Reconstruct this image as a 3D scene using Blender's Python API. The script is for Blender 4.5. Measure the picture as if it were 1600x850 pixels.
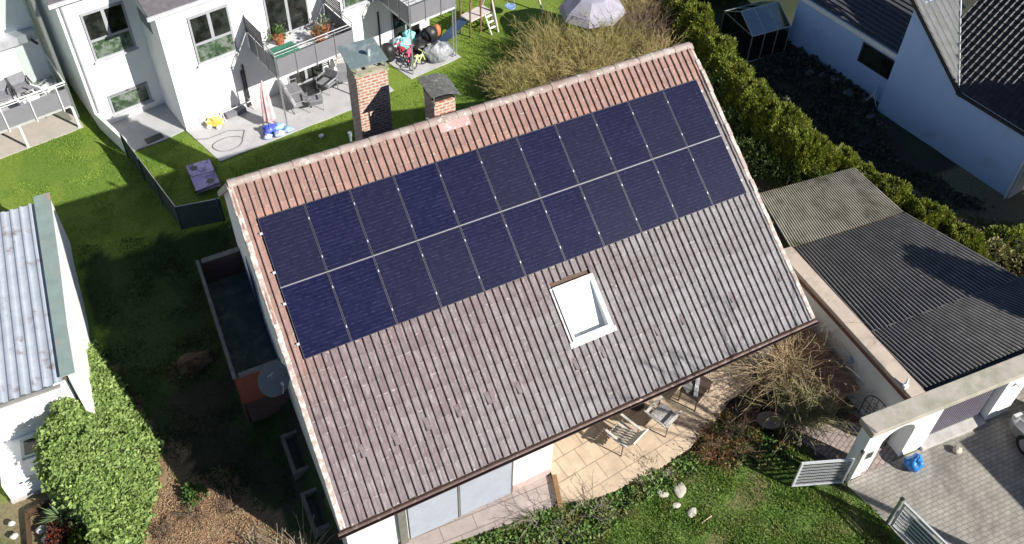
import bpy, math, random
import numpy as np
from mathutils import Vector, Matrix
R = math.radians
rnd = random.Random(7)
nr = np.random.RandomState(11)
sc = bpy.context.scene
for o in list(bpy.data.objects):
    bpy.data.objects.remove(o)

# ------------------------------------------------------------------ camera
PITCH = R(33.628)
CAMP = Vector((-1.202, -9.831, 22.540))
EUL = (0.843383, -0.009135, -0.454624)
FPX, CX, CY = 1417.557, 775.652, 225.963
cd = bpy.data.cameras.new('camera'); cam = bpy.data.objects.new('camera', cd)
sc.collection.objects.link(cam); sc.camera = cam
cam.location = CAMP; cam.rotation_euler = EUL
cd.sensor_width = 36; cd.sensor_fit = 'HORIZONTAL'; cd.lens = FPX / 1600 * 36
cd.shift_x = (800 - CX) / 1600; cd.shift_y = -(425 - CY) / 1600
cd.clip_start = 0.5; cd.clip_end = 5000
sc.render.resolution_x = 1024; sc.render.resolution_y = 544
# ------------------------------------------------------------------ sky, sun, exposure
KX, KY = -0.86, 1.285
SUN = Vector((-KX, -KY, 1)).normalized()
w = bpy.data.worlds.new('World'); sc.world = w; w.use_nodes = True
nt = w.node_tree; bg = nt.nodes['Background']
sky = nt.nodes.new('ShaderNodeTexSky'); sky.sky_type = 'NISHITA'; sky.sun_disc = False
sky.sun_elevation = math.asin(SUN.z); sky.sun_rotation = math.atan2(SUN.x, SUN.y)
nt.links.new(sky.outputs[0], bg.inputs[0]); bg.inputs[1].default_value = 0.05
sky.ozone_density = 4; sky.dust_density = .3
sl = bpy.data.lights.new('sun', 'SUN'); so = bpy.data.objects.new('sun', sl); sc.collection.objects.link(so)
so.rotation_euler = SUN.to_track_quat('Z', 'Y').to_euler()
sl.energy = 5.0; sl.angle = R(0.5); sl.color = (1, 0.95, 0.87)
sc.view_settings.view_transform = 'Standard'; sc.view_settings.look = 'None'
sc.view_settings.exposure = 0.7; sc.view_settings.gamma = 1
sc.view_settings.use_curve_mapping = False
sc.cycles.max_bounces = 5; sc.cycles.transparent_max_bounces = 6

RM = Matrix.Identity(3)
from mathutils import Euler
RM = Euler(EUL, 'XYZ').to_matrix()
def ray(px, py): return RM @ Vector(((px - CX) / FPX, -(py - CY) / FPX, -1))
def at(px, py, z=0.0):
    d = ray(px, py); t = (z - CAMP.z) / d.z; return CAMP + d * t
EZ = 2.75
CP, SP = math.cos(PITCH), math.sin(PITCH)
RN = Vector((0, -SP, CP))
def RP(x, s, n=0): return Vector((x, s * CP - n * SP, EZ + s * SP + n * CP))
def onroof(px, py, off=0.0):
    d = ray(px, py); P0 = Vector((0, 0, EZ)) + RN * off
    t = (P0 - CAMP).dot(RN) / d.dot(RN); X = CAMP + d * t - RN * off
    return X.x, X.y / CP

# ------------------------------------------------------------------ materials
MATS = {}
def newmat(name):
    m = bpy.data.materials.new(name); m.use_nodes = True
    MATS[name] = m
    n = m.node_tree.nodes; return m, n, m.node_tree.links, n['Principled BSDF']
def mathn(n, l, op, a, b=None, c=None):
    x = n.new('ShaderNodeMath'); x.operation = op
    for i, v in enumerate((a, b, c)):
        if v is None: continue
        if isinstance(v, (int, float)): x.inputs[i].default_value = v
        else: l.new(v, x.inputs[i])
    return x.outputs[0]
def mix(n, l, fac, a, b, blend='MIX'):
    x = n.new('ShaderNodeMix'); x.data_type = 'RGBA'; x.blend_type = blend
    for s, v in ((x.inputs[0], fac), (x.inputs[6], a), (x.inputs[7], b)):
        if isinstance(v, (int, float)): s.default_value = v
        elif isinstance(v, tuple): s.default_value = (*v[:3], 1)
        else: l.new(v, s)
    return x.outputs[2]
def noise(n, l, vec, scale, detail=4, rough=.6, dist=0):
    x = n.new('ShaderNodeTexNoise'); x.inputs['Scale'].default_value = scale
    x.inputs['Detail'].default_value = detail; x.inputs['Roughness'].default_value = rough
    x.inputs['Distortion'].default_value = dist
    l.new(vec, x.inputs['Vector']); return x.outputs[0]
def ramp(n, l, f, lo, hi):
    x = n.new('ShaderNodeMapRange'); x.inputs[1].default_value = lo; x.inputs[2].default_value = hi
    l.new(f, x.inputs[0]); return x.outputs[0]
def coord(n): return n.new('ShaderNodeTexCoord').outputs['Object']
def bump(n, l, p, h, strength=.3, dist=.01):
    b = n.new('ShaderNodeBump'); b.inputs['Strength'].default_value = strength
    b.inputs['Distance'].default_value = dist; l.new(h, b.inputs['Height']); l.new(b.outputs[0], p.inputs['Normal'])
def M(name, col, col2=None, scale=3., rough=.8, metal=0, bmp=.3, bscale=60., dirt=None, dscale=1.5, dlo=.5, dhi=.62, bdist=.01, detail=5):
    """Two-tone noisy surface with bump and optional patches of dirt, moss or lichen."""
    if name in MATS: return MATS[name]
    m, n, l, p = newmat(name)
    co = coord(n)
    c2 = col2 if col2 else tuple(c * .78 for c in col)
    f = ramp(n, l, noise(n, l, co, scale, detail), .35, .65)
    c = mix(n, l, f, col, c2)
    if dirt:
        d = ramp(n, l, noise(n, l, co, dscale, 8, .7), dlo, dhi)
        c = mix(n, l, d, c, dirt)
    l.new(c, p.inputs['Base Color'])
    p.inputs['Roughness'].default_value = rough; p.inputs['Metallic'].default_value = metal
    if bmp: bump(n, l, p, noise(n, l, co, bscale, 3), bmp, bdist)
    return m
def leafmat(name, c1, c2, c3=None, rough=.55, trans=.25):
    if name in MATS: return MATS[name]
    m, n, l, p = newmat(name)
    g = n.new('ShaderNodeNewGeometry')
    c = mix(n, l, g.outputs['Random Per Island'], c1, c2)
    if c3:
        f = ramp(n, l, noise(n, l, coord(n), 1.6, 3), .5, .62)
        c = mix(n, l, f, c, c3)
    l.new(c, p.inputs['Base Color']); p.inputs['Roughness'].default_value = rough
    if trans:
        t = n.new('ShaderNodeBsdfTranslucent'); l.new(c, t.inputs[0])
        ms = n.new('ShaderNodeMixShader'); ms.inputs[0].default_value = trans
        l.new(p.outputs[0], ms.inputs[1]); l.new(t.outputs[0], ms.inputs[2])
        l.new(ms.outputs[0], n['Material Output'].inputs[0])
    return m

WHITE = M('white_render', (.86, .86, .85), (.80, .80, .79), 1.2, .9, bmp=.25, bscale=90, dirt=(.70, .69, .66), dscale=.9, dlo=.6, dhi=.85)
HWHITE = M('house_render', (.78, .77, .75), (.70, .69, .67), 1.5, .9, bmp=.3, bscale=80, dirt=(.5, .48, .44), dscale=1.1, dlo=.62, dhi=.85)
NWHITE = M('neighbour_render_shade_blue', (.45, .62, .95), (.41, .58, .91), 1.0, .9, bmp=.4, bscale=50, dirt=(.34, .38, .52), dscale=.7, dlo=.55, dhi=.9)  # white render with the blue cast of shade mixed into its colour
GREYM = M('grey_panel', (.16, .16, .18), (.14, .14, .16), 4, .6)
ALU = M('aluminium', (.62, .63, .65), (.55, .56, .58), 8, .38, .75, bmp=.1)
PAINTW = M('white_paint', (.80, .80, .80), (.74, .74, .74), 6, .45, bmp=.05)
DARKM = M('dark_metal', (.03, .03, .035), (.045, .045, .05), 8, .5, .3)
BLACK = M('black_plastic', (.015, .015, .017), (.025, .025, .028), 6, .45)
CONC = M('patio_concrete', (.46, .46, .47), (.40, .40, .41), 1.7, .9, dirt=(.33, .33, .34), dscale=1.3, dlo=.55, dhi=.75)
PVCW = M('window_frame', (.36, .37, .40), (.32, .33, .36), 5, .4, bmp=.03)
CUSH = M('grey_cushion', (.22, .22, .24), (.17, .17, .19), 7, .95, bmp=.4, bscale=200)
WOOD = M('pale_wood', (.50, .42, .33), (.38, .31, .24), 12, .8)
REDW = M('red_wood', (.20, .08, .055), (.14, .055, .04), 6, .8)
BARK = M('bark', (.16, .12, .085), (.10, .075, .055), 10, .9)
SOIL = M('soil', (.10, .065, .04), (.06, .04, .025), 6, .95, bmp=.8, bscale=25, bdist=.04)

def glassmat(name, tint, rough=.06):
    if name in MATS: return MATS[name]
    m, n, l, p = newmat(name)
    c = mix(n, l, ramp(n, l, noise(n, l, coord(n), 1.8, 3), .42, .58), tint, tuple(t * .35 for t in tint))
    l.new(c, p.inputs['Base Color']); p.inputs['Roughness'].default_value = rough
    p.inputs['IOR'].default_value = 1.5
    return m
GLASS = glassmat('window_glass', (.030, .035, .030))
def painted_reflection_pane():
    m, n, l, p = newmat('frosted_pane_painted_reflection'); co = coord(n)  # mottled green imitates reflected plants, painted into the pane colour
    c = mix(n, l, ramp(n, l, noise(n, l, co, 3.5, 4, .7), .42, .56), (.17, .20, .17), (.04, .075, .035)); c = mix(n, l, ramp(n, l, noise(n, l, co, 1.4, 2), .5, .6), c, (.03, .05, .03))
    l.new(c, p.inputs['Base Color']); p.inputs['Roughness'].default_value = .2; return m
GLASSG = painted_reflection_pane()

def roof_tile_mat(name, base, pink, grey, lich=1.0):
    """Concrete pan tiles: colour per tile, weathering to grey towards the right-hand eave, lichen spots and lichen along the lower lips."""
    m, n, l, p = newmat(name)
    co = coord(n); sx = n.new('ShaderNodeSeparateXYZ'); l.new(co, sx.inputs[0])
    x, s = sx.outputs[0], sx.outputs[1]
    ti = mathn(n, l, 'FLOOR', mathn(n, l, 'DIVIDE', x, .2)); tj = mathn(n, l, 'FLOOR', mathn(n, l, 'DIVIDE', s, .34))
    cv = n.new('ShaderNodeCombineXYZ'); l.new(ti, cv.inputs[0]); l.new(tj, cv.inputs[1])
    wn = n.new('ShaderNodeTexWhiteNoise'); wn.noise_dimensions = '2D'; l.new(cv.outputs[0], wn.inputs['Vector'])
    tv = wn.outputs['Value']
    # weathering: older greyer tiles right and low, cleaner and pinker high up and round the panels
    g = mathn(n, l, 'ADD', mathn(n, l, 'MULTIPLY', x, .055), mathn(n, l, 'MULTIPLY', s, -.09))
    g = mathn(n, l, 'ADD', g, mathn(n, l, 'MULTIPLY', noise(n, l, co, .9, 5, .7), 1.1))
    g = mathn(n, l, 'ADD', g, mathn(n, l, 'MULTIPLY', tv, .16))
    gf = ramp(n, l, g, .40, 1.25)
    c = mix(n, l, gf, base, grey)
    lf = ramp(n, l, s, 6.6, 7.4)
    edge = ramp(n, l, x, .9, .3)
    up = ramp(n, l, s, 2.6, 4.2)
    clean = mathn(n, l, 'MAXIMUM', lf, mathn(n, l, 'MULTIPLY', edge, up))
    c = mix(n, l, mathn(n, l, 'MULTIPLY', clean, .85), c, pink)
    lowc = ramp(n, l, mathn(n, l, 'ADD', s, mathn(n, l, 'MULTIPLY', noise(n, l, co, 2.2, 3), .7)), 8.0, 7.2)
    hot = mathn(n, l, 'MULTIPLY', mathn(n, l, 'MULTIPLY', ramp(n, l, noise(n, l, co, .8, 2), .44, .62), lf), lowc)
    c = mix(n, l, mathn(n, l, 'MULTIPLY', hot, .8), c, (.50, .24, .155))
    c = mix(n, l, ramp(n, l, tv, .0, 1.), mix(n, l, 1., c, (.90, .90, .90), 'MULTIPLY'), mix(n, l, 1., c, (1.09, 1.09, 1.09), 'MULTIPLY'))
    dk = ramp(n, l, tv, .93, .97)
    c = mix(n, l, mathn(n, l, 'MULTIPLY', dk, .3), c, tuple(b * .62 for b in base))
    # dark line beside each roll: channel dirt plus groove shadow painted into the colour
    fx = mathn(n, l, 'FRACT', mathn(n, l, 'DIVIDE', x, .2))
    ch = mathn(n, l, 'MULTIPLY', ramp(n, l, fx, .78, .84), ramp(n, l, fx, .99, .95))
    c = mix(n, l, mathn(n, l, 'MULTIPLY', ch, .75), c, (.060, .044, .044))
    # streaks along the fall
    mp = n.new('ShaderNodeMapping'); mp.inputs['Scale'].default_value = (22, 1.6, 1); l.new(co, mp.inputs[0])
    st = ramp(n, l, noise(n, l, mp.outputs[0], 1, 3), .3, .7)
    c = mix(n, l, .5, c, mix(n, l, st, tuple(.6 for _ in range(3)), (1.25, 1.25, 1.25)), 'MULTIPLY')
    mp2 = n.new('ShaderNodeMapping'); mp2.inputs['Scale'].default_value = (11, 2.4, 1); l.new(co, mp2.inputs[0])
    lk = mathn(n, l, 'MULTIPLY', ramp(n, l, noise(n, l, mp2.outputs[0], 1, 5, .75), .52, .66), ramp(n, l, s, 7.2, 4.0))
    c = mix(n, l, mathn(n, l, 'MULTIPLY', lk, .42), c, (.36, .36, .37))
    lk2 = ramp(n, l, noise(n, l, co, 1.7, 5, .75), .54, .66)
    c = mix(n, l, mathn(n, l, 'MULTIPLY', lk2, .35), c, tuple(b * .7 for b in base))
    sp = ramp(n, l, noise(n, l, co, 14, 5, .75), .60, .67)
    spm = ramp(n, l, mathn(n, l, 'ADD', noise(n, l, co, 1.3, 3), mathn(n, l, 'MULTIPLY', x, .012)), .42, .66)
    c = mix(n, l, mathn(n, l, 'MULTIPLY', mathn(n, l, 'MULTIPLY', sp, spm), .85 * lich), c, (.52, .51, .46))
    fr = mathn(n, l, 'FRACT', mathn(n, l, 'DIVIDE', s, .34))
    lip = mathn(n, l, 'MULTIPLY', mathn(n, l, 'LESS_THAN', fr, .075), ramp(n, l, noise(n, l, co, 7, 5, .8), .50, .66))
    c = mix(n, l, mathn(n, l, 'MULTIPLY', lip, .6 * lich), c, (.55, .54, .50))
    l.new(c, p.inputs['Base Color']); p.inputs['Roughness'].default_value = .75
    bump(n, l, p, noise(n, l, co, 70, 3), .35, .008)
    return m
TILE = roof_tile_mat('roof_tiles', (.150, .108, .114), (.265, .150, .125), (.205, .198, .212))
RIDGE = M('ridge_tiles', (.27, .19, .17), (.36, .31, .28), 2.2, .85, dirt=(.55, .54, .50), dscale=6, dlo=.55, dhi=.66)
VERGE = M('verge_tiles', (.33, .24, .21), (.38, .33, .30), 2.0, .85, dirt=(.56, .55, .51), dscale=7, dlo=.47, dhi=.60)

def panelmat():
    m, n, l, p = newmat('solar_cells')
    co = coord(n); sx = n.new('ShaderNodeSeparateXYZ'); l.new(co, sx.inputs[0]); x, s = sx.outputs[0], sx.outputs[1]
    oi = n.new('ShaderNodeObjectInfo')
    def line(v, pitch, wd):
        f = mathn(n, l, 'FRACT', mathn(n, l, 'DIVIDE', v, pitch)); return mathn(n, l, 'LESS_THAN', f, wd)
    cell = mathn(n, l, 'MAXIMUM', line(x, .1845, .02), line(s, .0955, .05))
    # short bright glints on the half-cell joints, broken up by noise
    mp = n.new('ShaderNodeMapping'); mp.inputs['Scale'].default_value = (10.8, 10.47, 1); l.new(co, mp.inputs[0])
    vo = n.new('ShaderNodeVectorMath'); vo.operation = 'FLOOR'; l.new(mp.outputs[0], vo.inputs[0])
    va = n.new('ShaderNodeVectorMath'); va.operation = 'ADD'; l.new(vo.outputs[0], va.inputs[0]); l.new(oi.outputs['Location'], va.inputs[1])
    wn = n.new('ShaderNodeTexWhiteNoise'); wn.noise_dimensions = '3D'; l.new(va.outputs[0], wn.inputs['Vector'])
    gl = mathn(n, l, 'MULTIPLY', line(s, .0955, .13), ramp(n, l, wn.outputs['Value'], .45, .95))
    big = ramp(n, l, noise(n, l, co, 1.1, 2), .35, .65)
    c = mix(n, l, big, (.004, .006, .032), (.008, .009, .042))
    c = mix(n, l, mathn(n, l, 'MULTIPLY', oi.outputs['Random'], .8), c, (.015, .015, .036))
    c = mix(n, l, mathn(n, l, 'MULTIPLY', cell, .35), c, (.03, .03, .065))
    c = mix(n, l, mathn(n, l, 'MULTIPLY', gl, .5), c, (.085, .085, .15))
    du = ramp(n, l, noise(n, l, va.outputs[0], .9, 4, .7), .45, .8); c = mix(n, l, mathn(n, l, 'MULTIPLY', du, .22), c, (.05, .05, .075))
    sp = ramp(n, l, noise(n, l, co, 60, 2, .8), .40, .75)
    c = mix(n, l, .35, c, mix(n, l, sp, (.4, .4, .4), (1.7, 1.7, 1.7)), 'MULTIPLY')
    l.new(c, p.inputs['Base Color']); p.inputs['Roughness'].default_value = .32
    p.inputs['Specular IOR Level'].default_value = .10
    return m
CELLS = panelmat()
PFRAME = M('panel_frame', (.13, .13, .15), (.10, .10, .12), 10, .45, .5, bmp=0)
DFRAME = M('dark_panel_frame', (.06, .06, .07), (.08, .08, .09), 10, .45, .5, bmp=0)

def brickmat(name, c1, c2, mortar, sx=.25, sy=.075, msize=.012, vert=True, offs=.5, rough=.9, bs=.6, stain=None):
    m, n, l, p = newmat(name)
    co = coord(n)
    if vert:
        s = n.new('ShaderNodeSeparateXYZ'); l.new(co, s.inputs[0])
        c_ = n.new('ShaderNodeCombineXYZ'); l.new(mathn(n, l, 'ADD', s.outputs[0], s.outputs[1]), c_.inputs[0]); l.new(s.outputs[2], c_.inputs[1])
        co2 = c_.outputs[0]
    else: co2 = co
    b = n.new('ShaderNodeTexBrick'); l.new(co2, b.inputs['Vector'])
    b.inputs['Color1'].default_value = (*c1, 1); b.inputs['Color2'].default_value = (*c2, 1); b.inputs['Mortar'].default_value = (*mortar, 1)
    b.inputs['Scale'].default_value = 1; b.inputs['Brick Width'].default_value = sx; b.inputs['Row Height'].default_value = sy
    b.inputs['Mortar Size'].default_value = msize; b.inputs['Bias'].default_value = 0; b.offset = offs
    f = ramp(n, l, noise(n, l, co, 2.3, 6, .7), .3, .7)
    c = mix(n, l, .6, b.outputs[0], mix(n, l, f, (.62, .62, .62), (1.25, 1.25, 1.25)), 'MULTIPLY')
    if stain: c = mix(n, l, mathn(n, l, 'MULTIPLY', ramp(n, l, noise(n, l, co, .55, 6, .7), .52, .64), .6), c, stain)
    l.new(c, p.inputs['Base Color']); p.inputs['Roughness'].default_value = rough
    h = mathn(n, l, 'SUBTRACT', mathn(n, l, 'MULTIPLY', noise(n, l, co, 45, 3), .25), b.outputs['Fac'])
    bump(n, l, p, h, bs, .012)
    return m
BRICK = brickmat('chimney_brick', (.36, .13, .075), (.48, .24, .155), (.52, .48, .42), .22, .10, .022)
DBRICK = brickmat('dark_brick', (.12, .045, .04), (.09, .035, .03), (.10, .085, .075), .22, .075, .01)
DRIVE = brickmat('block_paving', (.34, .315, .28), (.29, .27, .24), (.20, .185, .15), .20, .11, .010, False, .5, stain=(.10, .095, .09))
PINKP = brickmat('pink_paving', (.36, .29, .27), (.30, .24, .22), (.17, .14, .12), .22, .12, .012, False)
TERR = brickmat('terrace_slabs', (.60, .47, .34), (.53, .415, .30), (.33, .26, .19), .62, .58, .014, False, .45, bs=.3)
PATHP = brickmat('path_slabs', (.43, .36, .33), (.38, .32, .30), (.24, .20, .18), .9, .4, .014, False, .5, bs=.3)

def corr_mat(name, c1, c2, dirt, dscale=1.2, dlo=.45, dhi=.7, metal=0., rough=.7):
    return M(name, c1, c2, 2.5, rough, metal, bmp=.3, bscale=40, dirt=dirt, dscale=dscale, dlo=dlo, dhi=dhi)
GARR = corr_mat('fibre_cement_sheet', (.21, .20, .195), (.15, .145, .14), (.36, .35, .34), 3.5, .58, .70)
TRANR = corr_mat('weathered_plastic_sheet', (.46, .43, .35), (.38, .355, .28), (.15, .13, .08), .9, .48, .66)
SHEDR = corr_mat('galvanised_sheet', (.44, .48, .54), (.36, .40, .45), (.22, .18, .17), 1.6, .55, .66, rough=.5)
COPG = M('mossy_coping', (.44, .40, .34), (.36, .33, .28), 3, .9, dirt=(.26, .27, .20), dscale=1.2, dlo=.50, dhi=.68)
COPT = M('sandy_coping', (.52, .43, .35), (.45, .37, .31), 2, .9, dirt=(.30, .26, .22), dscale=1.6, dlo=.52, dhi=.66)
FELTG = M('green_felt', (.24, .31, .29), (.20, .26, .25), 2.5, .85, dirt=(.36, .27, .20), dscale=.8, dlo=.54, dhi=.62)
DTILE = M('black_glazed_tiles', (.022, .021, .026), (.045, .042, .046), 4, .38, bmp=.2)
GTILE = M('grey_tiles', (.15, .155, .16), (.11, .115, .12), 3, .8, dirt=(.16, .18, .10), dscale=3, dlo=.6, dhi=.7)
COPPER = M('gutter_brown', (.10, .06, .052), (.065, .042, .038), 3, .5, .3, dirt=(.4, .33, .28), dscale=7, dlo=.6, dhi=.7)
BLUEP = M('blue_plastic', (.02, .13, .42), (.03, .22, .58), 5, .35, bmp=.5, bscale=12, bdist=.05)

# ------------------------------------------------------------------ builders
COL = sc.collection
class MB:
    def __init__(s): s.v = []; s.f = []; s.mi = []
    def add(s, vs, fs, m=0, T=None):
        b = len(s.v)
        s.v += [tuple(T @ Vector(v)) if T is not None else tuple(v) for v in vs]
        s.f += [tuple(b + i for i in f) for f in fs]; s.mi += [m] * len(fs); return s
    def box(s, x0, x1, y0, y1, z0, z1, m=0, T=None):
        vs = [(x, y, z) for z in (z0, z1) for y in (y0, y1) for x in (x0, x1)]
        return s.add(vs, [(0, 2, 3, 1), (4, 5, 7, 6), (0, 1, 5, 4), (2, 6, 7, 3), (0, 4, 6, 2), (1, 3, 7, 5)], m, T)
    def prism(s, pts, z0, z1, m=0, T=None):
        n = len(pts); vs = [(x, y, z0) for x, y in pts] + [(x, y, z1) for x, y in pts]
        fs = [tuple(range(n - 1, -1, -1)), tuple(range(n, 2 * n))] + [(i, (i + 1) % n, n + (i + 1) % n, n + i) for i in range(n)]
        return s.add(vs, fs, m, T)
    def xprism(s, pts, x0, x1, m=0, T=None):      # outline in y,z extruded along x
        n = len(pts); vs = [(x0, y, z) for y, z in pts] + [(x1, y, z) for y, z in pts]
        fs = [tuple(range(n - 1, -1, -1)), tuple(range(n, 2 * n))] + [(i, (i + 1) % n, n + (i + 1) % n, n + i) for i in range(n)]
        return s.add(vs, fs, m, T)
    def yprism(s, pts, y0, y1, m=0, T=None):      # outline in x,z extruded along y
        n = len(pts); vs = [(x, y0, z) for x, z in pts] + [(x, y1, z) for x, z in pts]
        fs = [tuple(range(n)), tuple(range(2 * n - 1, n - 1, -1))] + [(i, n + i, n + (i + 1) % n, (i + 1) % n) for i in range(n)]
        return s.add(vs, fs, m, T)
    def bar(s, a, b, r0, r1=None, n=8, m=0, cap=True):
        a, b = Vector(a), Vector(b); r1 = r0 if r1 is None else r1
        d = (b - a).normalized(); u = d.orthogonal().normalized(); v = d.cross(u)
        vs = [tuple(p + (u * math.cos(t) + v * math.sin(t)) * r) for p, r in ((a, r0), (b, r1)) for t in [2 * math.pi * i / n for i in range(n)]]
        fs = [(i, (i + 1) % n, n + (i + 1) % n, n + i) for i in range(n)]
        if cap: fs += [tuple(range(n - 1, -1, -1)), tuple(range(n, 2 * n))]
        return s.add(vs, fs, m)
    def path(s, pts, r, n=6, m=0):
        for a, b in zip(pts[:-1], pts[1:]): s.bar(a, b, r, r, n, m)
        return s
    def lathe(s, prof, c=(0, 0, 0), n=16, m=0):
        vs = []; fs = []
        for r, z in prof:
            for i in range(n): vs.append((c[0] + r * math.cos(2 * math.pi * i / n), c[1] + r * math.sin(2 * math.pi * i / n), c[2] + z))
        k = len(prof)
        for j in range(k - 1):
            for i in range(n): fs.append((j * n + i, j * n + (i + 1) % n, (j + 1) * n + (i + 1) % n, (j + 1) * n + i))
        fs.append(tuple(range(n - 1, -1, -1))); fs.append(tuple((k - 1) * n + i for i in range(n)))
        return s.add(vs, fs, m)
    def blob(s, c, r, seed=0, amp=.15, m=0, nu=14, nv=9):
        q = random.Random(seed); ph = [q.uniform(0, 6.28) for _ in range(6)]; vs = []; fs = []
        for j in range(nv + 1):
            th = math.pi * j / nv
            for i in range(nu):
                a = 2 * math.pi * i / nu
                k = 1 + amp * (math.sin(3 * a + ph[0] + 2 * th) + .7 * math.sin(5 * a + ph[1] - 3 * th) + .6 * math.sin(4 * th + ph[2] + a)) / 1.6
                vs.append((c[0] + r[0] * k * math.sin(th) * math.cos(a), c[1] + r[1] * k * math.sin(th) * math.sin(a), c[2] + r[2] * k * math.cos(th)))
        for j in range(nv):
            for i in range(nu): fs.append((j * nu + i, (j + 1) * nu + i, (j + 1) * nu + (i + 1) % nu, j * nu + (i + 1) % nu))
        return s.add(vs, fs, m)
    def build(s, name, mats, parent=None, smooth=False, bevel=0):
        me = bpy.data.meshes.new(name); me.from_pydata(s.v, [], s.f)
        for x in (mats if isinstance(mats, (list, tuple)) else [mats]): me.materials.append(x)
        me.polygons.foreach_set('material_index', s.mi)
        if smooth: me.polygons.foreach_set('use_smooth', [True] * len(s.f))
        me.update(); me.validate()
        o = bpy.data.objects.new(name, me); COL.objects.link(o)
        if parent: o.parent = parent
        if bevel:
            b = o.modifiers.new('bevel', 'BEVEL'); b.width = bevel; b.segments = 2; b.limit_method = 'ANGLE'; b.angle_limit = R(40)
        return o
def tag(o, label, cat, group=None, kind=None):
    o['label'] = label; o['category'] = cat
    if group: o['group'] = group
    if kind: o['kind'] = kind
    return o
def thing(name, label, cat, loc=(0, 0, 0), rz=0., group=None):
    o = bpy.data.objects.new(name, None); COL.objects.link(o); o.location = loc; o.rotation_euler = (0, 0, rz)
    o.empty_display_size = .2
    return tag(o, label, cat, group)
def struct(o): o['kind'] = 'structure'; return o
def copy_tree(o, loc=None, rz=None, label=None, parent=None, scale=None):
    c = o.copy(); COL.objects.link(c); c.parent = parent
    for ch in [x for x in bpy.data.objects if x.parent == o]: copy_tree(ch, parent=c)
    if loc is not None: c.location = loc
    if rz is not None: c.rotation_euler = (0, 0, rz)
    if label: c['label'] = label
    if scale is not None: c.scale = scale
    return c
def npmesh(name, V, F, mat, parent=None, smooth=False):
    me = bpy.data.meshes.new(name); V = np.asarray(V, np.float32); F = np.asarray(F, np.int32); k = F.shape[1]
    me.vertices.add(len(V)); me.vertices.foreach_set('co', V.ravel())
    me.loops.add(F.size); me.loops.foreach_set('vertex_index', F.ravel())
    me.polygons.add(len(F)); me.polygons.foreach_set('loop_start', np.arange(0, F.size, k, dtype=np.int32))
    me.polygons.foreach_set('loop_total', np.full(len(F), k, np.int32))
    if smooth: me.polygons.foreach_set('use_smooth', np.ones(len(F), bool))
    me.update(); me.validate()
    for x in (mat if isinstance(mat, (list, tuple)) else [mat]): me.materials.append(x)
    o = bpy.data.objects.new(name, me); COL.objects.link(o)
    if parent: o.parent = parent
    return o
def nrm(a): return a / (np.linalg.norm(a, axis=-1, keepdims=True) + 1e-9)
def leaves(P, D, size, width=.5, jitter=.3):
    """Rhombic leaves: P positions, D long-axis directions, size lengths."""
    n = len(P); D = nrm(D + nr.normal(0, jitter, (n, 3)))
    S = nrm(np.cross(D, nr.normal(0, 1, (n, 3)))); size = np.broadcast_to(np.asarray(size).reshape(-1, 1), (n, 1)) * nr.uniform(.7, 1.3, (n, 1))
    mid = P + D * size * .45; w_ = size * width * .5
    V = np.stack([P, mid + S * w_, P + D * size, mid - S * w_], 1).reshape(-1, 3)
    return V, np.arange(4 * n).reshape(-1, 4)
def tubes(paths, r0, r1):
    """n paths of k points as three-sided tapered tubes."""
    n, k, _ = paths.shape
    T = nrm(np.gradient(paths, axis=1)); U = nrm(np.cross(T, np.array([.3, .2, 1.]))); W = np.cross(T, U)
    r = np.linspace(1, 0, k)[None, :, None]; rr = r1 + (np.asarray(r0).reshape(-1, 1, 1) - r1) * r
    V = np.stack([paths + (U * math.cos(a) + W * math.sin(a)) * rr for a in (0, 2.094, 4.189)], 2)
    idx = np.arange(n * k * 3).reshape(n, k, 3); F = []
    for a in range(3):
        b = (a + 1) % 3
        F.append(np.stack([idx[:, :-1, a], idx[:, :-1, b], idx[:, 1:, b], idx[:, 1:, a]], -1).reshape(-1, 4))
    return V.reshape(-1, 3), np.concatenate(F)
def join(parts):
    Vs, Fs, b = [], [], 0
    for V, F in parts: Vs.append(V); Fs.append(F + b); b += len(V)
    return np.concatenate(Vs), np.concatenate(Fs)
def twig_set(n, base, spread, h, bend=.5, k=6, up=.8, wob=.06, droop=0.):
    a = nr.uniform(0, 6.283, n); q = nr.uniform(0, 1, n) ** .5
    st = np.asarray(base) + np.stack([np.cos(a) * q * spread * .3, np.sin(a) * q * spread * .3, np.zeros(n)], 1)
    d = nrm(np.stack([np.cos(a) * q * spread * up, np.sin(a) * q * spread * up, np.full(n, h)], 1) + nr.normal(0, .12, (n, 3)) * h)
    L = nr.uniform(.55, 1.08, n) * h
    t = np.linspace(0, 1, k)[None, :, None]
    side = nr.normal(0, bend, (n, 1, 3)) * np.array([1, 1, .2])
    P = st[:, None, :] + d[:, None, :] * t * L[:, None, None] + side * t * t * h * .4
    P[:, :, 2] -= droop * h * t[0, :, 0] ** 2 * q[:, None]
    P += np.cumsum(nr.normal(0, wob, P.shape) * t, axis=1) * .5
    return P
def subtwigs(P, m, L, bend=.3, k=4, tmin=.35):
    n, kk, _ = P.shape
    i = nr.randint(0, n, m); t = nr.uniform(tmin, .98, m) * (kk - 1); j = t.astype(int); f = (t - j)[:, None]
    A = P[i, j] * (1 - f) + P[i, np.minimum(j + 1, kk - 1)] * f
    T = nrm(P[i, np.minimum(j + 1, kk - 1)] - P[i, j]); D = nrm(T + nr.normal(0, .6, (m, 3)))
    s = np.linspace(0, 1, k)[None, :, None]; LL = nr.uniform(.4, 1.2, m)[:, None, None] * L
    return A[:, None, :] + D[:, None, :] * s * LL + nr.normal(0, bend, (m, 1, 3)) * s * s * LL
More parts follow.
